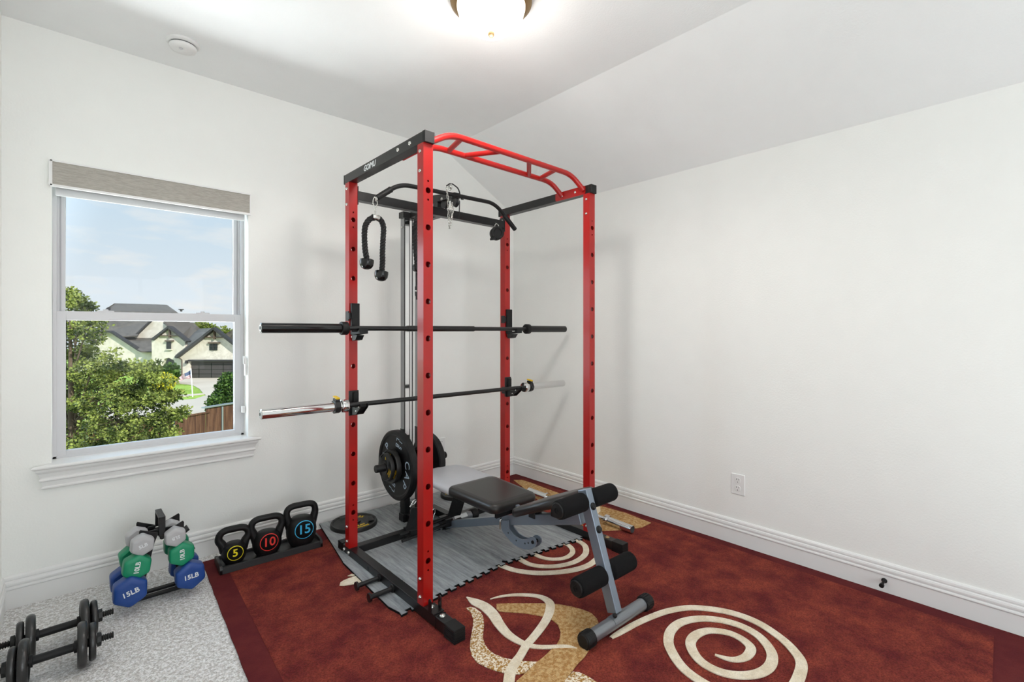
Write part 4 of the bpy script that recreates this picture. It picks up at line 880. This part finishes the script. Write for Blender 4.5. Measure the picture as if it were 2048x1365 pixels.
def dumbbell(cf, r, ln, hd, m, word, tm, ang, trot, label, tilt=(0, 1, 0), rx=1.0):
    """cf: middle of the front face; ln: whole length; hexagonal heads of radius r and depth hd"""
    cf = Vector(cf); d = Vector(tilt).normalized(); ex = d.cross(Z).normalized(); ey = ex.cross(d)
    o = thing('dumbbell', label, 'dumbbell', cf+d*ln/2)
    hexo = []
    for i in range(6):
        a0 = ang+PI/3*i; c0 = Vector((math.cos(a0), math.sin(a0)))*r
        p_ = Vector((math.cos(a0-PI/3), math.sin(a0-PI/3)))*r; n_ = Vector((math.cos(a0+PI/3), math.sin(a0+PI/3)))*r; q = .16
        A = c0+(p_-c0)*q; B = c0+(n_-c0)*q
        for k in range(4):
            t_ = k/3; hexo.append(tuple(A*(1-t_)**2+c0*2*t_*(1-t_)+B*t_*t_))
    hexo = [(x*rx, y) for x, y in hexo]
    pr = [(r*.40, .0), (r*.14, .001), (r*.055, .004), (r*.012, .011), (0, .022), (0, hd-.022), (r*.02, hd-.012), (r*.08, hd-.003), (r*.2, hd)]
    for s_, e in ((1, cf), (-1, cf+d*ln)):
        h = MB().slab(hexo if s_ > 0 else hexo, pr if s_ > 0 else pr[::-1] if False else pr, e, ex*s_, ey, d*s_, shrink=True).build('head', m, o)
        if s_ > 0: text(word, r*.44, cf-d*.0010, ex, ey, 'white', o, 'lettering', depth=.0006, rot=trot, bold=.0006)
    MB().lathe([(r*.40, hd-.004), (.020, hd+.012), (.0155, hd+.03), (.0175, ln/2), (.0155, ln-hd-.03), (.020, ln-hd-.012), (r*.40, ln-hd+.004)], cf, d, 24, split=90).build('handle', m, o)
    return o
dy = -.455
def dc(u, v, y_): return at(u, v, 'y', y_)
dumbbell(dc(261.5, 1187, dy-.02), .071, .215, .078, 'vblue', '15LB', 'white', R(28), R(14), 'blue dumbbell at the bottom left of the small rack', (-.02, 1, 0))
dumbbell(dc(382.5, 1154, dy-.01), .069, .215, .078, 'vblue', '15LB', 'white', R(35), R(4), 'blue dumbbell at the bottom right of the small rack', (-.03, 1, 0))
dumbbell(dc(275, 1137, dy), .060, .20, .070, 'vgreen', '10LB', 'white', R(22), R(80), 'green dumbbell on the left side of the small rack', (-.03, 1, 0))
dumbbell(dc(365, 1110.5, dy+.005), .059, .20, .070, 'vgreen', '10LB', 'white', R(30), R(92), 'green dumbbell on the right side of the small rack', (-.02, 1, 0))
dumbbell(dc(286.5, 1093, dy+.005), .050, .175, .058, 'vgrey', '5LB', 'white', R(25), R(16), 'grey dumbbell on the top left of the small rack', (-.08, 1, 0))
dumbbell(dc(352, 1076.5, dy+.01), .048, .175, .058, 'vgrey', '5LB', 'white', R(32), R(192), 'grey dumbbell on the top right of the small rack', (-.02, 1, 0))

# ------------------------------------------------------------------ kettlebells on their tray
tray = thing('kettlebell_tray', 'long black tray holding three kettlebells on the rug edge', 'tray', (-2.13, -.255, RZ))
ta, tb_ = Vector((-2.398, -.337, .0105)), Vector((-1.872, -.362, .0105)); td = (tb_-ta).normalized(); tn = Vector((-td.y, td.x, 0)); TL = (tb_-ta).length
MB().prism([ta+td*.0+tn*0, ta+Z*.030+tn*.004, ta+Z*.034+tn*.010, ta+Z*.034+tn*.024, ta+Z*.022+tn*.034, ta+Z*.022+tn*.146, ta+Z*.034+tn*.156, ta+Z*.034+tn*.170, ta+Z*.030+tn*.176, ta+tn*.18], td*TL).build('trough', 'plastic', tray)
for e, sg in ((ta, 1), (tb_, -1)): MB().slab([(0, 0), (.18, 0), (.178, .034), (.15, .046), (.03, .046), (.002, .034)], [(0, 0), (0, .012)], e-td*sg*.001, tn, Z, td*sg).build('end_wall', 'plastic', tray)
def kettlebell(px, rb, hb, hw, ht, word, m, label, yaw):
    """px: base pixel, rb: body radius, hb: body height, hw: handle width, ht: whole height"""
    zb = .0325; q = at(px[0], px[1], 'z', zb); c = Vector((q.x, q.y, zb)); o = thing('kettlebell', label, 'kettlebell', c)
    n = Vector((math.sin(yaw), -math.cos(yaw), 0)); ex = Vector((math.cos(yaw), math.sin(yaw), 0))
    rows = []; N_ = 40
    prof = [(.0, 0), (.62, 0), (.70, .02), (.86, .16), (.97, .34), (1.0, .52), (.96, .70), (.84, .86), (.62, .965), (.35, 1.0), (0, 1.0)]
    for pr, ph in prof:
        row = []
        for j in range(N_):
            a = 2*PI*j/N_; x_, y_ = math.cos(a)*rb*pr, math.sin(a)*rb*pr*.92
            if y_ > rb*.76: y_ = rb*.76+(y_-rb*.76)*.12
            row.append(c+ex*x_+n*y_+Z*hb*ph)
        rows.append(row)
    MB().grid(rows).build('body', 'rubber', o)
    b = hb*.80; r0 = .0180
    pts = [(-.70*rb, hb*.60), (-.88*rb, hb*.92), (-hw/2+.004, ht-.060), (-hw/2+.010, ht-.030), (-hw/2+.034, ht-.014), (0, ht-.012), (hw/2-.034, ht-.014), (hw/2-.010, ht-.030), (hw/2-.004, ht-.060), (.88*rb, hb*.92), (.70*rb, hb*.60)]
    pth = smooth_path([c+ex*a+Z*h-n*.006 for a, h in pts], 6); m_ = len(pth)
    rad = [r0*(1+.38*max(0, abs(i-(m_-1)/2)/((m_-1)/2)-.5)*2) for i in range(m_)]
    MB().tube(pth, rad, 18).build('handle', 'rubber', o)
    fc = c+Z*hb*(.59 if rb < .07 else .635)+n*(rb*.782)
    disc = MB().lathe([(0, .0035), (rb*.58, .0035), (rb*.60, .001), (rb*.62, -.004)], fc, n, 40, split=60).build('face_disc', 'foam', o)
    MB().lathe([(rb*.575, .0036), (rb*.575, .0046), (rb*.615, .0042), (rb*.625, .001)], fc, n, 48, split=60).build('number_ring', m, disc)
    text(word, rb*.88, fc+n*.0040, ex, Z, m, disc, 'number', depth=.0006, bold=.0011)
kettlebell((468, 1124), .062, .110, .150, .190, '5', 'kbyellow', 'smallest kettlebell with a yellow number 5', R(-5))
kettlebell((534, 1106.5), .076, .130, .166, .212, '10', 'kbred', 'middle kettlebell with a red number 10', R(-5))
kettlebell((602.5, 1087.5), .084, .164, .168, .240, '15', 'kbblue', 'largest kettlebell with a blue number 15', R(-5))

# ------------------------------------------------------------------ adjustable dumbbells on the carpet
def adj_ends(pr, pl):
    r_, l_ = at(pr[0], pr[1], 'z', .0835), at(pl[0], pl[1], 'z', .0835); d = (r_-l_).normalized(); return l_-d*.093, r_+d*.093
ADJN = adj_ends((165, 1290), (47, 1328)); ADJR = adj_ends((169.5, 1241), (61, 1275))
def adj(a, b, label, R1=.098, R2=.072):
    a, b = Vector(a), Vector(b); d = (b-a).normalized(); L_ = (b-a).length; o = thing('adjustable_dumbbell', label, 'dumbbell', (a+b)/2)
    MB().cyl(a+d*.05, b-d*.05, .0150, 24).build('handle', 'rubber', o)
    for e, dd in ((a, d), (b, -d)):
        th = [(0, 0), (.0105, 0)]
        for k in range(7): th += [(.0125, .002+.0072*k), (.0125, .0045+.0072*k), (.0095, .0056+.0072*k), (.0095, .0080+.0072*k)]
        MB().lathe(th, e, dd, 16, split=200).build('threaded_end', 'ironblack', o)
        nt_ = MB().lathe([(.012, .042), (.019, .042), (.019, .048)], e, dd, 18)
        nt_.lathe([(.016, .036), (.026, .038), (.027, .050), (.014, .052)], e, dd, 8, split=10); nt_.build('star_nut', 'ironblack', o, .001, weld=False)
        def plate(s0, r, t_):
            rr = t_/2
            pr = [(.014, s0+t_*.30), (.030, s0+t_*.28), (.036, s0+t_*.40), (r-.022, s0+t_*.38), (r-.016, s0+t_*.04)]+[(r-rr*.8+rr*.8*math.sin(PI*k/10), s0+rr-rr*math.cos(PI*k/10)) for k in range(11)]+[(r-.016, s0+t_*.96), (r-.022, s0+t_*.62), (.036, s0+t_*.60), (.030, s0+t_*.72), (.014, s0+t_*.70)]
            MB().lathe(pr, e, dd, 48, split=50).build('weight_plate', 'iron', o)
        plate(.053, R2, .022); plate(.079, R1, .029)
        MB().lathe([(.014, .108), (.022, .108), (.022, .117), (.014, .118)], e, dd, 24, split=40).build('inner_collar', 'rubber', o)
adj((ADJR[0]), (ADJR[1]), 'iron adjustable dumbbell nearest the window wall', .083, .068)
adj((ADJN[0]), (ADJN[1]), 'iron adjustable dumbbell nearest the camera at bottom left', .083, .068)

# ================================================================== OUTSIDE, seen through the window (ground lies a storey below)
GZ = -3.23
def g(u, v, dz=0): p = at(u, v, 'z', GZ); p.z = GZ+dz; return p
def zo(a, b): return (120+a/4.267, 580+b/4.267)
def patchg(name, pts, m, dz, label, kind='structure', th=.03, cat=None):
    o = MB().prism([g(*zo(a, b), dz) for a, b in pts], (0, 0, th)).build(name, m); tag(o, label, cat or name, kind=kind)
    return o
gr = MB().prism([CAM.xy.to_3d()+FW*a+RT*b+Z*(GZ-.2) for a, b in ((2, -60), (2, 40), (120, 60), (120, -120))], (0, 0, .195)).build('ground', 'grass'); tag(gr, 'grassy ground outside the house', 'ground', kind='structure')
patchg('street', [(-200, 1110), (400, 1105), (880, 1098), (1240, 1046), (1700, 990), (1800, 890), (1300, 898), (1240, 905), (1150, 935), (830, 960), (400, 990), (-200, 1010)], 'road', 0, 'pale concrete street curving past the white house')
patchg('sidewalk', [(500, 935), (760, 925), (860, 915), (1000, 903), (1220, 886), (1245, 893), (1140, 905), (860, 938), (500, 960)], 'concrete', 0, 'pale sidewalk strip between lawn and street')
patchg('driveway', [(900, 795), (930, 762), (1000, 757), (1900, 752), (1900, 870), (1500, 890), (1300, 912), (1262, 915), (1220, 885), (1190, 848), (1130, 815), (1000, 803)], 'concrete', .01, 'pale concrete driveway in front of the dark garage door')
# house across the street; local frame follows its facade
DH_ = 46.0
def hp(a, b, dd=0):
    u, v = zo(a, b); p = far(u, v, DH_)
    return p+FW*dd
def hpz(a, b, dd): # same picture place on a plane dd behind the facade plane
    u, v = zo(a, b); return far(u, v, DH_+dd)
hb_ = far(*zo(1280, 757), DH_); house = thing('house', 'white brick house with dark gabled roofs and a charcoal garage door', 'house', (hb_.x, hb_.y, GZ))
def hpoly(name, pts, m, dd=0, th=.25, parent=None):
    return MB().prism([hpz(a, b, dd) for a, b in pts], FW*th).build(name, m, parent or house)
def hline(name, pts, w, m, dd=-.25, th=.5, parent=None):
    mb = MB()
    for (a, b), (c, d) in zip(pts, pts[1:]):
        v = Vector((c-a, d-b)).normalized(); n = Vector((-v.y, v.x))*w/2; a_, c_ = Vector((a, b))-v*w*.3, Vector((c, d))+v*w*.3
        mb.prism([hpz(*(a_+n), dd), hpz(*(c_+n), dd), hpz(*(c_-n), dd), hpz(*(a_-n), dd)], FW*th)
    return mb.build(name, m, parent or house)
def roofq(name, pts, m='shingle'):
    """roof plane through picture points, each with its own distance behind the facade"""
    return MB().prism([hpz(a, b, dd) for a, b, dd in pts], Vector((0, 0, -.12))).build(name, m, house)
def side(name, a, b, d0, d1, v0, v1, m):
    """wall running back from the facade"""
    p = hpz(a, v0, d0); q = hpz(a, v1, d0); return MB().prism([p, q, q+FW*(d1-d0), p+FW*(d1-d0)], RT*.15).build(name, m, house)
roofq('roof_plane', [(330, 420, 9), (375, 172, 15), (465, 115, 22), (910, 127, 22), (985, 180, 15), (1300, 425, 9)])
roofq('roof_plane', [(400, 400, 6), (440, 345, 8), (760, 268, 14), (660, 392, 6)])
hpoly('gable_wall', [(640, 390), (690, 340), (765, 270), (860, 262), (940, 330), (940, 480), (640, 480)], 'brick', 7)
hline('gable_trim', [(638, 390), (765, 268)], 12, 'fascia', 6.7, .4)
roofq('roof_plane', [(880, 275, 7), (1140, 280, 13), (1210, 345, 11), (1080, 450, 5), (1020, 400, 4)])
hpoly('gable_wall', [(228, 380), (270, 366), (420, 362), (445, 372), (680, 525), (700, 760), (150, 760), (150, 470)], 'brick', 3.5)
hline('gable_trim', [(205, 398), (292, 452)], 18, 'fascia', 3.1, .5)
hline('gable_trim', [(235, 362), (420, 358), (448, 372), (675, 522)], 14, 'fascia', 3.1, .5)
hline('gable_timber', [(343, 362), (343, 388)], 14, 'timber', 3.1, .3)
roofq('roof_plane', [(470, 388, 8), (775, 390, 8), (790, 525, 2.4), (690, 525, 2.4)])
hpoly('link_wall', [(670, 518), (800, 518), (800, 762), (670, 762)], 'brick', 2.9, .3)
# entry bay
hpoly('entry_wall', [(782, 428), (922, 322), (1068, 440), (1068, 500), (1035, 590), (1035, 762), (985, 762), (985, 640), (970, 600), (925, 580), (890, 590), (872, 640), (872, 762), (785, 762)], 'brick', 1.0, .4)
hpoly('entry_porch', [(860, 762), (860, 600), (925, 572), (990, 600), (990, 762)], 'garage', 2.4, .2)
hline('gable_trim', [(780, 424), (920, 318), (1074, 440)], 16, 'fascia', .6, .7)
hline('gable_timber', [(858, 392), (1000, 392)], 9, 'timber', .8, .25)
hline('gable_timber', [(928, 328), (928, 408)], 11, 'timber', .75, .25)
wn = hpoly('window', [(908, 440), (943, 440), (943, 506), (908, 506)], 'winglass', .9, .2)
hline('window_header', [(896, 436), (956, 436)], 12, 'timber', .75, .3, wn); hline('window_sill', [(900, 510), (950, 510)], 6, 'brick', .8, .3, wn)
# garage bay
hpoly('garage_wall', [(982, 572), (1305, 328), (1640, 590), (1640, 762), (1480, 762), (1480, 600), (1105, 600), (1105, 762), (1040, 762), (1040, 600), (1020, 575)], 'brick', 0, .4)
roofq('roof_plane', [(982, 574, -.4), (1305, 326, -.4), (1190, 332, 9), (1000, 470, 9)])
roofq('roof_plane', [(1305, 326, -.4), (1640, 590, -.4), (1500, 560, 9), (1250, 330, 9)])
hline('gable_trim', [(984, 576), (1305, 330), (1640, 592)], 18, 'fascia', -.5, .6)
hline('gable_timber', [(1238, 405), (1382, 405)], 10, 'timber', -.2, .25)
hline('gable_timber', [(1311, 338), (1311, 418)], 12, 'timber', -.25, .25)
wn = hpoly('window', [(1275, 462), (1340, 462), (1340, 516), (1275, 516)], 'winglass', -.08, .2)
hline('window_header', [(1264, 453), (1354, 453)], 12, 'timber', -.2, .3, wn); hline('window_bar', [(1306, 462), (1306, 516)], 6, 'fascia', -.14, .1, wn); hline('window_bar', [(1275, 488), (1340, 488)], 3, 'fascia', -.14, .1, wn)
hline('wall_groove', [(1197, 460), (1197, 525)], 3, 'brick', -.03, .05)
gd_ = hpoly('garage_door', [(1105, 612), (1480, 612), (1480, 760), (1105, 760)], 'garage', .25, .15)
for a in (1185, 1290, 1392): hline('door_joint', [(a, 625), (a, 750)], 3, 'winglass', .22, .05, gd_)
for b in (640, 680, 718): hline('door_joint', [(1110, b), (1480, b)], 1.6, 'winglass', .22, .05, gd_)
hline('garage_header', [(1095, 604), (1490, 604)], 14, 'fascia', -.15, .4)
MB().cyl(hpz(1018, 582, -.2), hpz(1040, 598, -.2), .06, 8).cyl(hpz(1040, 598, -.2), hpz(1040, 752, -.2), .06, 8).build('downspout', 'timber', house)
lnm = MB().prism([hpz(a, b, -.3) for a, b in ((1066, 604), (1078, 604), (1080, 630), (1064, 630))], FW*.25).build('wall_lantern', 'fascia', house)
MB().cyl(hpz(1034, 186, 12), hpz(1034, 170, 12), .12, 10).cyl(hpz(1034, 172, 12), hpz(1034, 165, 12), .28, 10).build('roof_vent', 'fascia', house)
MB().prism([hpz(380, 172, 12), hpz(402, 150, 12), hpz(402, 172, 12)], FW*.5).build('roof_vent', 'fascia', house)
nb = thing('house', 'neighbouring house with a dark roof at the right edge of the window', 'house', hpz(1450, 760, 14)); nb.location.z = GZ
MB().prism([hpz(a, b, 14) for a, b in ((1385, 392), (1500, 325), (1700, 325), (1800, 480), (1700, 560), (1480, 475))], FW*1.0).build('roof_plane', 'shingle', nb)
MB().prism([hpz(a, b, 15) for a, b in ((1470, 470), (1700, 470), (1700, 760), (1470, 760))], FW*.5).build('wall_panel', 'brick', nb)

# trees, bushes: every leaf is a small bent blade
def leaves(mb, rnd, c, rad, n, size, shell=.35, mi=0, flat=1):
    c = Vector(c)
    for _ in range(n):
        d = Vector((rnd.gauss(0, 1), rnd.gauss(0, 1), rnd.gauss(0, 1)*flat)).normalized(); k = rnd.random()**shell
        p = c+Vector((d.x*rad[0], d.y*rad[1], d.z*rad[2]))*k
        a = (d*.8+Vector((rnd.uniform(-1, 1), rnd.uniform(-1, 1), rnd.uniform(-.6, 1)))).normalized(); s_ = size*rnd.uniform(.6, 1.35)
        b = a.cross(Vector((rnd.uniform(-1, 1), rnd.uniform(-1, 1), rnd.uniform(-1, 1)))).normalized()*s_*.34; t_ = a*s_; n_ = a.cross(b).normalized()*s_*.12
        k0 = len(mb.v); mb.v += [p, p+t_*.5+b, p+t_, p+t_*.5-b+n_]; mb.f.append((k0, k0+1, k0+2, k0+3)); mb.mi.append(mi); mb.sm.append(False)
def branchy(mb, rnd, base_, top, r, kids, spread):
    mb.tube(smooth_path([base_, base_.lerp(top, .5)+Vector((rnd.uniform(-.1, .1), rnd.uniform(-.1, .1), 0)), top], 5), [r*(1-.85*i/10) for i in range(11)], 8)
rnd = random.Random(11)
tp = g(175, 880); DT = 8.2
def tz(u, v, D): return far(u, v, D)
TB = tz(150, 905, DT); TB.z = GZ
tree = thing('tree', 'leafy green tree filling the left half of the window', 'tree', TB)
trk = MB(); top = tz(140, 640, DT)
branchy(trk, rnd, TB, top, .09, 0, 0)
crowns = []
for u, v, r, dd in ((150, 605, .22, 0), (128, 600, .26, .2), (172, 622, .10, 0), (150, 660, .40, .3), (180, 655, .20, -.1), (140, 720, .50, .4), (200, 735, .36, 0), (250, 745, .34, .1), (285, 742, .24, 0), (312, 762, .22, -.1), (150, 790, .52, .2), (220, 790, .50, -.1), (285, 795, .36, .1), (322, 805, .20, 0), (345, 790, .09, 0), (335, 832, .16, 0), (365, 826, .06, 0), (160, 850, .50, 0), (235, 845, .46, -.2), (295, 850, .34, 0), (330, 870, .18, -.1), (160, 900, .40, -.3), (250, 890, .38, -.2), (205, 880, .40, -.2), (310, 885, .22, 0), (105, 760, .7, .3), (100, 860, .7, .2), (90, 680, .6, .3)):
    crowns.append((tz(u, v, DT+dd), r))
lf = MB()
for c, r in crowns:
    trk.tube([Vector((TB.x, TB.y, c.z-.5-r)), c.lerp(Vector((TB.x, TB.y, c.z-.3)), .35), c], [.016, .010, .004], 5)
    for _ in range(max(4, int(r*44))):
        q = c+Vector((rnd.gauss(0, 1), rnd.gauss(0, 1), rnd.gauss(0, .6))).normalized()*r*rnd.uniform(.45, 1.0)
        trk.tube([c, q], [.004, .002], 3, caps=False); leaves(lf, rnd, q, (.13, .13, .09), 84, .050, .5)
trk.build('trunk', 'bark', tree); lf.build('foliage', 'leaf', tree)
def bush(name, label, cat, specs, m, size, dens, D=None, seed=1):
    rnd = random.Random(seed); pts = [(far(u, v, D), r) for u, v, r in specs]; b = pts[0][0].copy(); b.z = GZ
    o = thing(name, label, cat, b); mb = MB(); st_ = MB()
    for c, r in pts:
        leaves(mb, rnd, c, (r, r, r*.9), int(dens*r*r)+60, size, .3)
        st_.tube([Vector((b.x, b.y, b.z)), c], [.05, .01], 5)
    st_.build('stem', 'bark', o); mb.build('foliage', m, o)
bush('evergreen_bush', 'dark conical evergreen bush behind the fence at the right', 'bush', [(455, 800, .63), (462, 770, .48), (456, 756, .23), (438, 806, .46), (428, 818, .30), (470, 812, .71), (446, 778, .30), (478, 770, .57)], 'leafdark', .085, 5500, 19.5, 3)
bush('shrub', 'green shrub in front of the arched entrance', 'bush', [(334, 747, .6), (342, 740, .5), (330, 754, .8), (345, 750, .45)], 'leafdark', .30, 500, 41, 4)
bush('shrub', 'yellow-green shrub at the edge of the lawn', 'bush', [(330, 764, .65), (320, 768, .7), (336, 762, .4)], 'leafyellow', .22, 900, 36, 5)
bush('distant_tree', 'distant tree top behind the roof ridge', 'tree', [(393, 664, 1.7), (404, 663, 1.7), (416, 664, 1.5), (426, 666, 1.0)], 'leaf', .6, 70, 85, 6)
bush('distant_tree', 'distant tree behind the neighbouring roof', 'tree', [(448, 668, 1.3), (454, 671, 1.2)], 'leaf', .6, 80, 95, 7)
# wooden fence with steel posts
def fence_panel(u0, v0, u1, v1, step, label, name='fence_panel'):
    a, b = g(u0, v0+70), g(u1, v1+70)
    return a, b
fn_ = thing('fence', 'brown board fence with steel posts below the window', 'fence', (0, 0, GZ))
zt_ = GZ+1.83
def ftop(u, v, z): return at(u, v, 'z', z)
f0, f1, f2, f3 = ftop(268, 857, zt_), ftop(345, 838.5, zt_), ftop(412, 827, zt_), ftop(560, 797, zt_+.14)
f3 = f2+(f2-f1).normalized()*6.5
fn_.location = (f2.x, f2.y, GZ)
fl = f1-(f2-f1).normalized()*9
def boards(a, b, z0, z1, nm):
    d = (b-a); L_ = d.length; d = d.normalized(); n = int(L_/.14); mb = MB()
    for i in range(n):
        p = a+d*(i*.14+.003); q = a+d*((i+1)*.14-.003); s_ = Vector((-d.y, d.x, 0))*.018
        p, q = Vector((p.x, p.y, 0)), Vector((q.x, q.y, 0))
        mb.prism([p+Z*z0, q+Z*z0, q+Z*z1, p+Z*z1], s_)
    return mb.build(nm, 'fence', fn_)
boards(fl, f2, GZ+.02, zt_, 'board_panel'); boards(f2, f3, GZ+.02, zt_+.16, 'board_panel')
dv_ = (f3-f2).normalized(); off = Vector((dv_.y, -dv_.x, 0))*.05
off = off if off.dot(CAM-f2) > 0 else -off
MB().beam(Vector((f2.x, f2.y, zt_+.19))-dv_*.1, Vector((f3.x, f3.y, zt_+.19)), .16, .04).build('top_rail', 'galv', fn_)
MB().beam(Vector((fl.x, fl.y, zt_+.02)), Vector((f2.x, f2.y, zt_+.02))+dv_*.1, .10, .04).build('top_rail', 'fence', fn_)
for p in (f1, f2+dv_*.55, f1-dv_*2.6, f2+dv_*3.6): MB().cyl(Vector((p.x, p.y, GZ))+off, Vector((p.x, p.y, zt_+(.14 if (p-f2).dot(dv_) > 0 else -.04)))+off, .032, 12).build('steel_post', 'galv', fn_)
# flag on its pole at the lawn edge
DF = 33.0
fg = thing('flag', 'striped flag with blue canton on a thin white pole by the lawn', 'flag', far(*zo(1132, 925), DF)); fg.location.z = GZ
MB().cyl(Vector((far(*zo(1132, 925), DF).x, far(*zo(1132, 925), DF).y, GZ)), far(*zo(1117, 672), DF), .035, 8).build('pole', 'white', fg)
fl_ = MB(); c00, c10, c01, c11 = (1118, 680), (985, 768), (1124, 745), (1000, 785)
M['flagred'] = mat('flag_red', (168, 62, 76), .8); M['flagblue'] = mat('flag_blue', (84, 98, 128), .8)
nu, nv = 14, 13
def fp(i, j):
    s_, t_ = i/nu, j/nv; a = c00[0]*(1-s_)*(1-t_)+c10[0]*s_*(1-t_)+c01[0]*(1-s_)*t_+c11[0]*s_*t_; b = c00[1]*(1-s_)*(1-t_)+c10[1]*s_*(1-t_)+c01[1]*(1-s_)*t_+c11[1]*s_*t_
    return far(*zo(a, b+4*math.sin(s_*9)), DF+.15*math.sin(s_*12+t_))
for i in range(nu):
    for j in range(nv):
        mi = 2 if (i < 6 and j < 7) else (0 if j % 2 == 0 else 1); fl_.face([fp(i, j), fp(i+1, j), fp(i+1, j+1), fp(i, j+1)], mi)
        fl_.face([p+FW*.012 for p in (fp(i, j), fp(i, j+1), fp(i+1, j+1), fp(i+1, j))], mi)
fl_.build('flag_cloth', ['flagred', 'white', 'flagblue'], fg)
